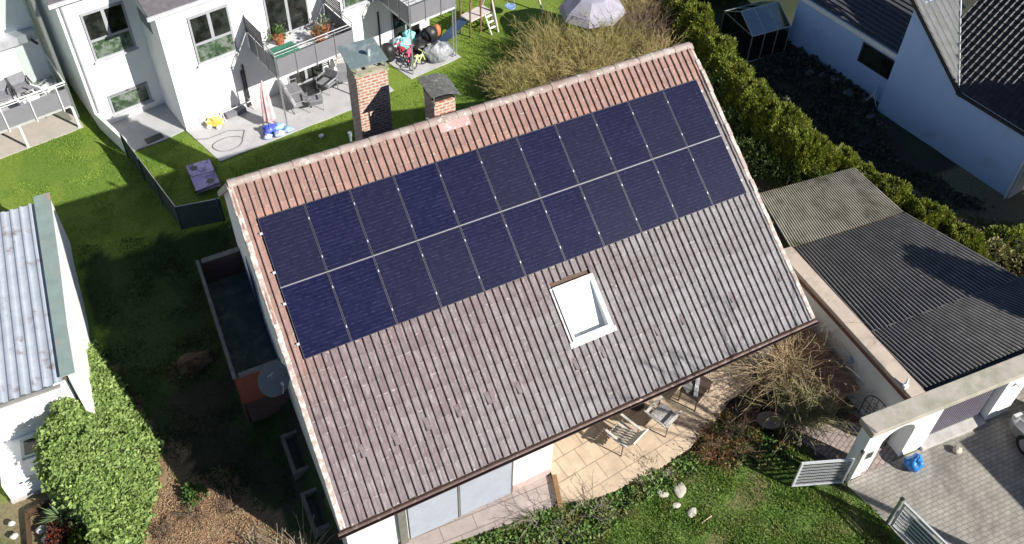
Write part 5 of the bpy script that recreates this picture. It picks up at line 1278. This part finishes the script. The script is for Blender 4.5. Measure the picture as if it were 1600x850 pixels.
# stepping stones
spx = [(1046, 740, .22, 'upper right'), (1062, 765, .24, 'the largest, on the right'), (1023, 748, .19, 'upper left'), (1035, 771, .17, 'narrow one on the left'), (1056, 790, .12, 'small one in the middle'), (1081, 801, .16, 'lowest and farthest from the terrace')]
STM = M('stepping_stone', (.50, .47, .40), (.42, .39, .33), 6, .9)
for k, (a, b_, r_, lab) in enumerate(spx):
    o = MB().blob((0, 0, .015), (r_, r_ * .68, .035), 40 + k, .12).build('stepping_stone', STM, smooth=True); P_ = at(a, b_, .02); o.location = P_; o.rotation_euler = (0, 0, R(20 + 37 * k)); tag(o, 'flat pale stepping stone in the lawn, %s' % lab, 'stepping stone', 'stepping stones in the front lawn')
stk = MB().bar((-.16, 0, .03), (.16, .04, .03), .014).build('stick', M('pale_stick', (.6, .5, .35), None, 5, .8)); tag(stk, 'short pale stick lying on the front lawn', 'stick'); stk.location = at(1105, 813, .02)

# ------------------------------------------------------------------ vegetation
HEDGE = leafmat('hedge_leaf', (.07, .12, .012), (.31, .34, .04), (.17, .18, .03), .6, .3)
def make_conifer(h, r, nl, name='hedge_shrub'):
    t = thing(name, '', 'shrub', group='conifer hedge shrubs along the right boundary')
    a = nr.uniform(0, 6.283, nl); z = nr.uniform(.05, 1, nl) ** .8; rr_ = r * (1 - .55 * z ** 2.2) * (.72 + .28 * nr.uniform(0, 1, nl)) * (1 + .20 * np.sin(3 * a + 5 * z) + .16 * np.sin(7 * a - 4 * z) + .13 * np.sin(13 * a + 9 * z))
    P = np.stack([np.cos(a) * rr_, np.sin(a) * rr_, z * h], 1)
    D = np.stack([np.cos(a) * .45, np.sin(a) * .45, np.full(nl, .9)], 1)
    V_, F_ = leaves(P, D, .14, .32, .4); npmesh('foliage', V_, F_, HEDGE, t)
    core = MB(); core.lathe([(r * .55, 0), (r * .66, h * .3), (r * .58, h * .6), (r * .30, h * .85), (.04, h * .95)], n=10); core.build('inner_branches', M('hedge_core', (.018, .022, .008), None, 5, .95), t)
    MB().bar((0, 0, -.1), (0, 0, h * .5), .06, .03).build('trunk', BARK, t)
    return t
hx = [(1060, -8), (1080, 20), (1098, 48), (1122, 78), (1140, 108), (1160, 135), (1182, 160), (1206, 182), (1230, 205), (1256, 228), (1290, 238), (1322, 252), (1350, 275), (1380, 298), (1412, 320), (1446, 342), (1480, 362), (1515, 380)]
hx = [q for a_, b_ in zip(hx[:-1], hx[1:]) for q in (a_, ((a_[0] + b_[0]) / 2 + rnd.uniform(-8, 8), (a_[1] + b_[1]) / 2 + rnd.uniform(-8, 8)))] + [hx[-1]]

protos = [make_conifer(2.0, .92, 6500), make_conifer(1.8, .86, 6000), make_conifer(1.75, .84, 5800)]
for k, (a, b_) in enumerate(hx):
    z_ = 1.55 if k < 21 else 1.2
    P_ = at(a, b_, z_); P_.z = 0
    sc__ = (1, 1, nr.uniform(.92, 1.12)) if k < 21 else (.82, .82, nr.uniform(.70, .85))
    o = protos[k] if k < 3 else copy_tree(protos[k % 3])
    o.location = P_; o.rotation_euler = (0, 0, rnd.uniform(0, 6)); o.scale = sc__
    o['label'] = ('yellow-green conifer shrub in the boundary hedge, %s from the top of the picture' % ordn[k]) if k < 15 else ('yellow-green conifer shrub in the boundary hedge, %s from its lower right end' % ordn[len(hx) - 1 - k])
# second, lower and darker row on the house side
IVD = leafmat('dark_shrub_leaf', (.03, .06, .012), (.075, .12, .025))
def leafy(name, label, cat, loc, r, h, n, mat, size=.12, group=None, width=.5, stems=True, core=True):
    t = thing(name, label, cat, loc, 0, group)
    a = nr.uniform(0, 6.283, n); ph = np.arccos(nr.uniform(-.15, 1, n)); k = .70 + .3 * nr.uniform(0, 1, n); k = k * (1 + .2 * np.sin(3 * a + 1.3 * ph) + .14 * np.sin(5 * a - 2))
    P = np.stack([np.cos(a) * np.sin(ph) * r * k, np.sin(a) * np.sin(ph) * r * k, h * .45 + np.cos(ph) * h * .55 * k], 1)
    V_, F_ = leaves(P, nrm(P - [0, 0, h * .3]) + [0, 0, .3], size, width, .6); npmesh('foliage', V_, F_, mat, t)
    if core: MB().blob((0, 0, h * .42), (r * .62, r * .62, h * .42), 3, .15).build('inner_branches', MATS.get('hedge_core'), t)
    if stems: MB().bar((0, 0, -.15), (0, 0, h * .5), .04, .02).build('stem', BARK, t)
    return t
for k, (a, b_, r_, h_) in enumerate([(1118, 140, .7, 1.5), (1150, 190, .7, 1.4), (1185, 235, .75, 1.3), (1232, 262, .7, 1.2), (1272, 275, .5, 1.2)]):
    P_ = at(a, b_, 1.0); P_.z = 0
    leafy('dark_shrub', 'dark green shrub on the house side of the hedge, %s from the top' % ordn[k], 'shrub', P_, r_, h_, 1500, IVD, .13, 'dark shrubs between house and hedge')
DRYG = leafmat('dry_bramble_leaf', (.28, .22, .10), (.17, .20, .05), (.34, .26, .16))
for k, (a, b_, r_, h_) in enumerate([(1425, 350, .45, .8), (1455, 372, .5, .9), (1500, 400, .6, 1.0), (1545, 405, .7, 1.1), (1580, 385, .7, 1.1), (1597, 420, .7, 1.0)]):
    P_ = at(a, b_, .5); P_.z = 0
    leafy('bramble_bush', 'scrubby green and straw-coloured bush behind the garage roof, %s from the hedge end' % ordn[k], 'bush', P_, r_, h_, 1500, [HEDGE, DRYG][k % 2], .11, 'scrubby bushes behind the garage')
TWY = leafmat('straw_twig', (.52, .42, .20), (.34, .26, .11), None, .8, 0)
TWB = leafmat('brown_twig', (.24, .17, .12), (.13, .09, .065), None, .8, 0)
TWO = leafmat('olive_twig', (.46, .40, .16), (.28, .24, .09), None, .8, 0)
TWG = leafmat('grey_twig', (.42, .37, .29), (.28, .24, .19), None, .8, 0)
def twiggy(name, label, loc, spread, h, n, m_, mat, r0=.012, group=None, bend=.5, droop=0., subL=.35, wob=.05, buds=None):
    t = thing(name, label, 'shrub', loc, 0, group)
    P = twig_set(n, (0, 0, 0), spread, h, bend, 7, 1.0, wob, droop)
    parts = [tubes(P, nr.uniform(.7, 1.3, n) * r0, r0 * .35)]
    if m_: S = subtwigs(P, m_, subL, .35, 4, .2); parts.append(tubes(S, np.full(m_, r0 * .5), r0 * .22))
    V_, F_ = join(parts); npmesh('branches', V_, F_, mat, t)
    if buds is not None and m_:
        nb2 = int(m_ * 1.5); i = nr.randint(0, m_, nb2); Q = S[i, nr.randint(1, 4, nb2)]
        V_, F_ = leaves(Q, nr.normal(0, 1, (nb2, 3)), .045, .6, .5); npmesh('foliage', V_, F_, buds, t)
    return t
FG = 'bare bushes behind the house'
YB = leafmat('yellow_bud', (.35, .32, .08), (.22, .24, .06))
for k, (x, y, s_, h_, mt3, bd_, lab) in enumerate([
    (11.9, 15.1, 1.0, 1.5, TWO, YB, 'olive-yellow bare bush nearest the low chimney'), (13.3, 15.2, 1.2, 1.9, TWY, YB, 'straw-coloured bare bush, second from the left behind the ridge'),
    (14.4, 16.3, 1.3, 2.2, TWO, YB, 'yellowish twiggy bush reaching up to the swing'), (15.2, 14.6, 1.2, 2.1, TWY, YB, 'dense golden bare bush in the middle of the row'),
    (16.4, 15.4, 1.3, 2.5, TWO, YB, 'olive twiggy bush below the white tent'), (18.2, 15.6, 1.2, 2.3, TWB, None, 'purplish-brown bare bush right of the white tent'),
    (17.9, 13.9, 1.1, 1.8, TWY, YB, 'straw-coloured bush beside the roof ridge and the hedge'), (13.6, 14.0, .9, 1.1, TWB, None, 'low brown brushwood just behind the ridge'),
    (19.0, 17.2, 1.2, 2.0, TWY, YB, 'golden bush at the top edge beside the hedge')]):
    twiggy('bare_bush', lab, (x, y, 0), s_, h_, 330, 2600, mt3, .011, FG, .45, .15, .38, .05, bd_)
# courtyard shrubs at the right
twiggy('straw_shrub', 'straw-coloured dry climbing shrub under the right roof corner', (13.15, .25, -.4), .72, 2.6, 620, 4200, leafmat('dry_straw', (.62, .49, .31), (.42, .31, .19), None, .8, 0), .011, None, .8, .3, .4, .09)
twiggy('bare_shrub', 'grey-green bare shrub with tangled twigs beside the garden path', (12.75, -1.15, -.1), .75, 1.7, 230, 2400, leafmat('mossy_twig', (.34, .32, .17), (.22, .19, .11), None, .8, 0), .013, None, .7, .25, .38, .09, YB)
# bottom-left pruned shrub with upright shoots
for k, (a, b_, h_, s_, n_) in enumerate([(478, 868, 1.2, .8, 26), (430, 880, 1.0, .6, 16), (395, 850, .5, .5, 12)]):
    twiggy('pruned_shrub', ['pruned shrub with tall upright bare shoots by the left house corner', 'smaller pruned shrub left of the tall bare shoots', 'low bare twigs on the brown leaf-covered bed'][k], (at(a, b_, -.95).x, at(a, b_, -.95).y, -.98), s_, h_, n_, n_ * 2, TWG, .014, 'pruned shrubs by the left house corner', .15, 0, .22, .02)
for k, (a, b_, h_, s_) in enumerate([(300, 800, .35, .6), (360, 790, .3, .6), (255, 830, .35, .5)]):
    twiggy('dead_perennial', 'patch of dead brown stems on the leaf-covered bed, %s from the left' % ordn[(1, 2, 0)[k]], (at(a, b_, -.95).x, at(a, b_, -.95).y, -.98), s_, h_, 40, 120, TWB, .010, 'dead perennials on the brown bed', .9, .2, .2, .08)
leafy('green_tuft', 'small dark green plant in the middle of the brown bed', 'plant', (at(305, 775, -.95).x, at(305, 775, -.95).y, -1.0), .28, .3, 260, GRN, .12, core=False)
# thin bare shrubs along the front path
for k, (a, b_, h_, s_, lab) in enumerate([(850, 815, 1.0, .8, 'thin bare shrub with arching twigs before the front path'), (920, 800, .8, .7, 'bare arching shrub at the front edge of the terrace'), (1118, 712, .7, .6, 'reddish-brown bare shrub at the right terrace corner'), (1150, 690, 1.0, .8, 'brown twiggy shrub left of the oval table'), (1010, 735, .5, .5, 'low bare twigs at the terrace edge by the stepping stones')]):
    twiggy('bare_shrub', lab, tuple(at(a, b_, 0)), s_, h_, [20, 16, 36, 44, 12][k], [100, 90, 170, 240, 60][k], [TWG, TWG, leafmat('reddish_twig', (.24, .09, .06), (.20, .13, .06), None, .8, 0), TWB, TWG][k], .009, 'small bare shrubs along the terrace', .8, .2, .3, .06, None if k < 2 else leafmat('red_bud', (.25, .05, .03), (.16, .16, .04)))
# hedge overgrown with ivy at the left: one plant mass
IVY = leafmat('ivy_leaf', (.12, .21, .045), (.38, .50, .16), (.24, .34, .10), .65, .25)
ivR = polypx([(128, 520), (150, 545), (176, 592), (208, 645), (243, 695), (240, 760), (226, 815), (212, 880)], -.85)
ivL = polypx([(150, 880), (140, 800), (92, 765), (62, 735), (58, 690), (85, 645), (90, 600), (92, 555), (108, 520)], .85)
ivy_poly = ivR + ivL
def dseg(x, y, pts, closed=False):
    pc = np.array(pts); dm = np.full(len(x), 9.)
    for i in range(len(pc) - (0 if closed else 1)):
        a = pc[i]; b2 = pc[(i + 1) % len(pc)]; ab = b2 - a; t = np.clip(((x - a[0]) * ab[0] + (y - a[1]) * ab[1]) / (ab @ ab), 0, 1)
        dm = np.minimum(dm, np.hypot(x - a[0] - ab[0] * t, y - a[1] - ab[1] * t))
    return dm
ivt = thing('ivy_hedge', 'broad green ivy-covered hedge beside the left shed', 'hedge')
S2 = sample(ivy_poly, 26000)
def ivyh(x, y):
    # height falls to the ground towards the sunny bed side, steeply on the others
    dR = dseg(x, y, ivR); dO = dseg(x, y, ivL)
    f = np.minimum(.25 + 1.5 * np.clip(dR / 1.2, 0, 1) ** .75 + .8 * np.clip(dR - 1., 0, 1), 1.5 + 1.2 * np.clip(dO / .3, 0, 1) ** .5)
    return -1.0 + f + .6 * (vnoise(x, y, .6, 31) - .5) + .38 * (vnoise(x, y, .2, 32) - .5)
hz = ivyh(S2[:, 0], S2[:, 1])
P = np.stack([S2[:, 0], S2[:, 1], hz + nr.normal(0, .05, len(hz))], 1)
nl = len(P); D = np.stack([nr.normal(0, .6, nl), nr.normal(-.3, .6, nl), np.full(nl, .25)], 1)
V_, F_ = leaves(P, D, nr.uniform(.05, .125, len(P)), .62, .6)
# fringe hanging down the sides
pcs = np.array(ivy_poly); per = []
for i in range(len(pcs)):
    a, b2 = pcs[i], pcs[(i + 1) % len(pcs)]; right = i < len(ivR) - 1; m_ = int(np.linalg.norm(b2 - a) * (260 if right else 620)); t = nr.uniform(0, 1, (m_, 1)); q_ = a + (b2 - a) * t
    per.append(np.concatenate([q_ + nr.normal(0, .07, (m_, 2)), nr.uniform(-.98, -.6 if right else .9, (m_, 1))], 1))
P2 = np.concatenate(per); V2, F2 = leaves(P2, np.tile([0, -.3, .1], (len(P2), 1)), .12, .85, .8)
V_, F_ = join([(V_, F_), (V2, F2)]); npmesh('foliage', V_, F_, IVY, ivt)
cc = pcs.mean(0)
gx, gy = np.meshgrid(np.arange(pcs[:, 0].min(), pcs[:, 0].max(), .12), np.arange(pcs[:, 1].min(), pcs[:, 1].max(), .12)); gp_ = np.stack([gx.ravel(), gy.ravel()], 1)
hh = ivyh(gp_[:, 0], gp_[:, 1]) - .14; hh[~inpoly(gp_, ivy_poly)] = -1.3
i2 = np.arange(gx.size).reshape(gx.shape); npmesh('inner_branches', np.concatenate([gp_, hh[:, None]], 1), np.stack([i2[:-1, :-1], i2[:-1, 1:], i2[1:, 1:], i2[1:, :-1]], -1).reshape(-1, 4), MATS['hedge_core'], ivt)
# bottom-left small garden
def yucca(loc, label):
    t = thing('yucca', label, 'plant', loc)
    parts = []; n_ = 70
    for i in range(n_):
        a = i * 2.4; el = R(rnd.uniform(12, 80)); L = rnd.uniform(.45, .75); d = np.array([math.cos(a) * math.cos(el), math.sin(a) * math.cos(el), math.sin(el)]); s = np.array([-math.sin(a), math.cos(a), 0]) * .022
        p0 = np.array([0, 0, .18]); pm = p0 + d * L * .5; pe = p0 + d * L + np.array([0, 0, -.10 * math.cos(el)])
        parts.append((np.array([p0 - s * .6, p0 + s * .6, pm + s, pm - s, pe]), None))
    V_ = np.concatenate([q_[0] for q_ in parts]); b = MB(); 
    for i in range(n_): b.add([tuple(v) for v in parts[i][0]], [(0, 1, 2, 3), (3, 2, 4)])
    b.build('foliage', leafmat('yucca_leaf', (.10, .19, .07), (.26, .32, .16)), t); MB().bar((0, 0, -.1), (0, 0, .2), .06).build('stem', BARK, t)
yp = at(98, 808, -.3); yucca((yp.x, yp.y, -.5), 'spiky green yucca in the planted bed at the bottom left')
P_ = at(96, 838, -.4); leafy('heather', 'round dark red heather bush below the yucca', 'bush', (P_.x, P_.y, -.55), .36, .42, 900, leafmat('heather_leaf', (.16, .03, .02), (.10, .035, .02)), .09)
P_ = at(124, 840, -.4); leafy('green_shrub', 'small bright yellow-green shrub beside the red heather at the bottom edge', 'shrub', (P_.x, P_.y, -.6), .25, .4, 420, leafmat('lime_leaf', (.12, .26, .02), (.30, .36, .03)), .10)
ed = MB(); q1 = at(42, 802, -.5); q2 = at(50, 900, -.5); q3 = at(88, 778, -.5)
for a, b_ in ((q1, q2), (q1, q3)):
    d_ = (b_ - a).normalized() * 1; s = Vector((-d_.y, d_.x, 0)).normalized() * .035
    ed.prism([tuple((a + s)[:2]), tuple((a - s)[:2]), tuple((b_ - s)[:2]), tuple((b_ + s)[:2])], -.75, -.42)
tag(ed.build('bed_edging', M('edging_wood', (.10, .055, .03), None, 6, .9)), 'dark brown timber edging round the planted bed at the bottom left', 'edging')
for k, (a, b_, r_) in enumerate([(64, 828, .13), (76, 842, .16), (18, 818, .09), (22, 838, .10)]):
    P_ = at(a, b_, -.5); o = MB().blob((0, 0, .05), (r_, r_ * .8, r_ * .7), 60 + k, .15).build('rock', M('white_rock', (.62, .60, .56), (.5, .48, .45), 8, .9), smooth=True); o.location = (P_.x, P_.y, -.55)
    tag(o, ['pale rock in the bed just left of the red heather', 'larger pale rock at the bottom of the planted bed', 'upper pale rock beside the path left of the timber edging', 'lower pale rock beside the path left of the timber edging'][k], 'rock', 'pale rocks at the bottom left')
mo_ = MB().blob((0, 0, 0), (.55, .4, .16), 77, .2).build('molehill', M('earth_mound', (.13, .085, .05), (.08, .055, .035), 7, .95, bmp=.8, bscale=18, bdist=.05), smooth=True); tag(mo_, 'low brown earth mound in the shade left of the brick terrace box', 'earth mound'); P_ = at(303, 566, -.95); mo_.location = (P_.x, P_.y, -.98)
mh = leafy('molehill_plants', 'low brown plant clump in the shade beside the brick terrace box', 'plant', (at(285, 585, -.95).x, at(285, 585, -.95).y, -1.0), .4, .25, 300, leafmat('dull_brown_leaf', (.12, .08, .04), (.08, .06, .03)), .1, core=False)

# grass and ground cover
def grass(name, label, poly, n, h, wd, mat, avoid=None, zfun=TH, dens=None):
    S = sample(poly, n)
    if avoid is not None:
        k = np.ones(len(S), bool)
        for a in avoid: k &= ~inpoly(S, a)
        S = S[k]
    if dens is not None: S = S[dens(S[:, 0], S[:, 1]) > nr.uniform(0, 1, len(S))]
    z = zfun(S[:, 0], S[:, 1]); P = np.stack([S[:, 0], S[:, 1], z - .005], 1)
    hh_ = h * (.5 + vnoise(S[:, 0], S[:, 1], .6, 41))
    V_, F_ = leaves(P, np.tile([0, 0, 1.], (len(P), 1)), hh_, wd / h, .85)
    o = npmesh(name, V_, F_, mat); return tag(o, label, 'grass', kind='stuff')
GR1 = leafmat('lawn_blade', (.075, .17, .022), (.27, .38, .08), (.22, .27, .07), .6, .35)
GR2 = leafmat('back_lawn_blade', (.14, .26, .025), (.28, .42, .06), (.24, .34, .04), .6, .35)
GR3 = leafmat('shade_blade', (.03, .06, .012), (.055, .095, .02), None, .6, .3)  # darker lawn blades with the house shade put into their colour
drive_poly = [(12.72, -3.24), (12.76, -14), (30, -14), (30, -4)]
grass('lawn_grass', 'dense bright green lawn at the bottom right beside the driveway', LAWN_FRONT, 52000, .075, .02, GR1, [drive_poly])
backp = [(-6, 14.3), (-4.8, 14.3), (-1.4, 13.6), (.1, 13), (11, 13.2), (13.5, 16.8), (14.5, 22), (8, 23.5), (10.5, 20.4), (11, 18.2), (6.4, 17.1), (4, 16.7), (.6, 16.0), (.0, 18.2), (-1.0, 18.2), (-2.3, 17.9), (-3.0, 20.6), (-6.5, 20)]
grass('lawn_grass', 'yellow-green lawns between the house and the apartment building', backp, 55000, .05, .026, GR2)
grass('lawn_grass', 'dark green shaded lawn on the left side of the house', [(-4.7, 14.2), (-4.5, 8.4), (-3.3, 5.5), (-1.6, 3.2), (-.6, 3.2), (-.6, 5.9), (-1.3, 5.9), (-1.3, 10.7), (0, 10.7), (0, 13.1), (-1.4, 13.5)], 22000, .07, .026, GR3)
COVL = leafmat('ground_cover_leaf', (.06, .14, .025), (.19, .29, .07), (.18, .18, .06), .6, .2)
def cover(name, label, poly, n, size, mat, zh, seed=51):
    S = sample(poly, n); k = vnoise(S[:, 0], S[:, 1], .35, seed) * .7 + vnoise(S[:, 0], S[:, 1], .9, seed + 1) * .5 > .45; S = S[k]
    z = TH(S[:, 0], S[:, 1]) + nr.uniform(0, 1, len(S)) * zh * (vnoise(S[:, 0], S[:, 1], .35, seed))
    V_, F_ = leaves(np.stack([S[:, 0], S[:, 1], z], 1), np.stack([nr.normal(0, 1, len(S)), nr.normal(0, 1, len(S)), np.full(len(S), .6)], 1), size, .55, .3)
    return tag(npmesh(name, V_, F_, mat), label, 'ground cover', kind='stuff')
bed1 = polypx([(700, 870), (830, 805), (905, 790), (1000, 750), (1090, 705), (1118, 652), (1240, 700), (1235, 735), (1100, 735), (1000, 790), (930, 850), (880, 900), (700, 900)])
cover('weeds', 'leafy green ground cover along the terrace and front path', bed1, 11000, .10, COVL, .25)
cover('weeds', 'rusty brown and green low plants right of the terrace steps', polypx([(1080, 690), (1120, 650), (1200, 660), (1240, 700), (1180, 730), (1090, 730)]), 5000, .09, leafmat('rusty_leaf', (.22, .10, .04), (.14, .15, .04), (.07, .13, .03)), .35, 61)
cover('fallen_leaves', 'fallen brown leaves and mulch on the sunny bed left of the house', SOILP, 16000, .05, leafmat('dead_leaf', (.46, .31, .19), (.24, .15, .09), (.30, .25, .13), .8, 0), .03, 71)
cover('weeds', 'sparse green weeds under the hedge behind the garage', polypx([(1430, 330), (1600, 350), (1600, 470), (1480, 400)]), 5000, .10, DRYG, .2, 81)
cover('rubble_plants', 'dark weeds and rubble in the shaded yard beside the annex', polypx([(1190, 60), (1290, 60), (1360, 160), (1400, 250), (1560, 330), (1460, 330), (1300, 230), (1180, 120)]), 7000, .16, leafmat('shaded_weed', (.04, .06, .03), (.09, .10, .06)), .25, 91)

# ------------------------------------------------------------------ off to the right, casting shadows into the picture
bh = thing('front_building', 'plain white flat-roofed building beyond the driveway', 'building', (20.5, -10.1, 0))
MB().box(0, 9, -9, 0, -.1, 4.95).build('wall', WHITE, bh); MB().box(-.02, 9.1, -9.1, .0, 4.952, 5.05).build('roof', GREYM, bh)
for lab, loc, hh_, rad_ in (('tall dark conifer beyond the garage', (22.6, -6.1, 0), 7.4, 1.25), ('unseen conifer added to shade the yard, in front of the right neighbour house', (25.9, -.3, 0), 6.2, 1.3), ('unseen conifer added to shade the yard, farther right beside the neighbour house', (26.9, .6, 0), 9.0, 1.5), ('dark evergreen behind the greenhouse at the top edge', (24.2, 18.2, 0), 4.5, 1.7), ('dark evergreen left of the greenhouse at the top edge', (22.0, 19.4, 0), 4.0, 1.6)):  # both conifers by the neighbour house are added to shade the yard
    ct = thing('conifer_tree', lab, 'tree', loc)
    nl = 6000; a = nr.uniform(0, 6.283, nl); z = nr.uniform(.08, 1, nl); rr_ = rad_ * (1 - z) ** .8 * (.6 + .4 * nr.uniform(0, 1, nl)) + .05
    V_, F_ = leaves(np.stack([np.cos(a) * rr_, np.sin(a) * rr_, z * hh_], 1), np.stack([np.cos(a), np.sin(a), np.full(nl, .2)], 1), .42, .5, .4); npmesh('crown', V_, F_, IVD, ct)
    MB().bar((0, 0, -.1), (0, 0, hh_ * .92), .14, .03).build('trunk', BARK, ct)
t = thing('bare_tree', 'bare tree beyond the driveway', 'tree', (15.9, -8.6, 0))
P = twig_set(18, (0, 0, 6.5), 2.0, 4.2, .5, 7, 1., .12); S = subtwigs(P, 150, .9, .4, 4, .2)
V_, F_ = join([tubes(P, np.full(18, .03), .010), tubes(S, np.full(150, .012), .005)]); npmesh('crown', V_, F_, BARK, t)
MB().bar((0, 0, -.1), (0, 0, 6.6), .14, .07).build('trunk', BARK, t)
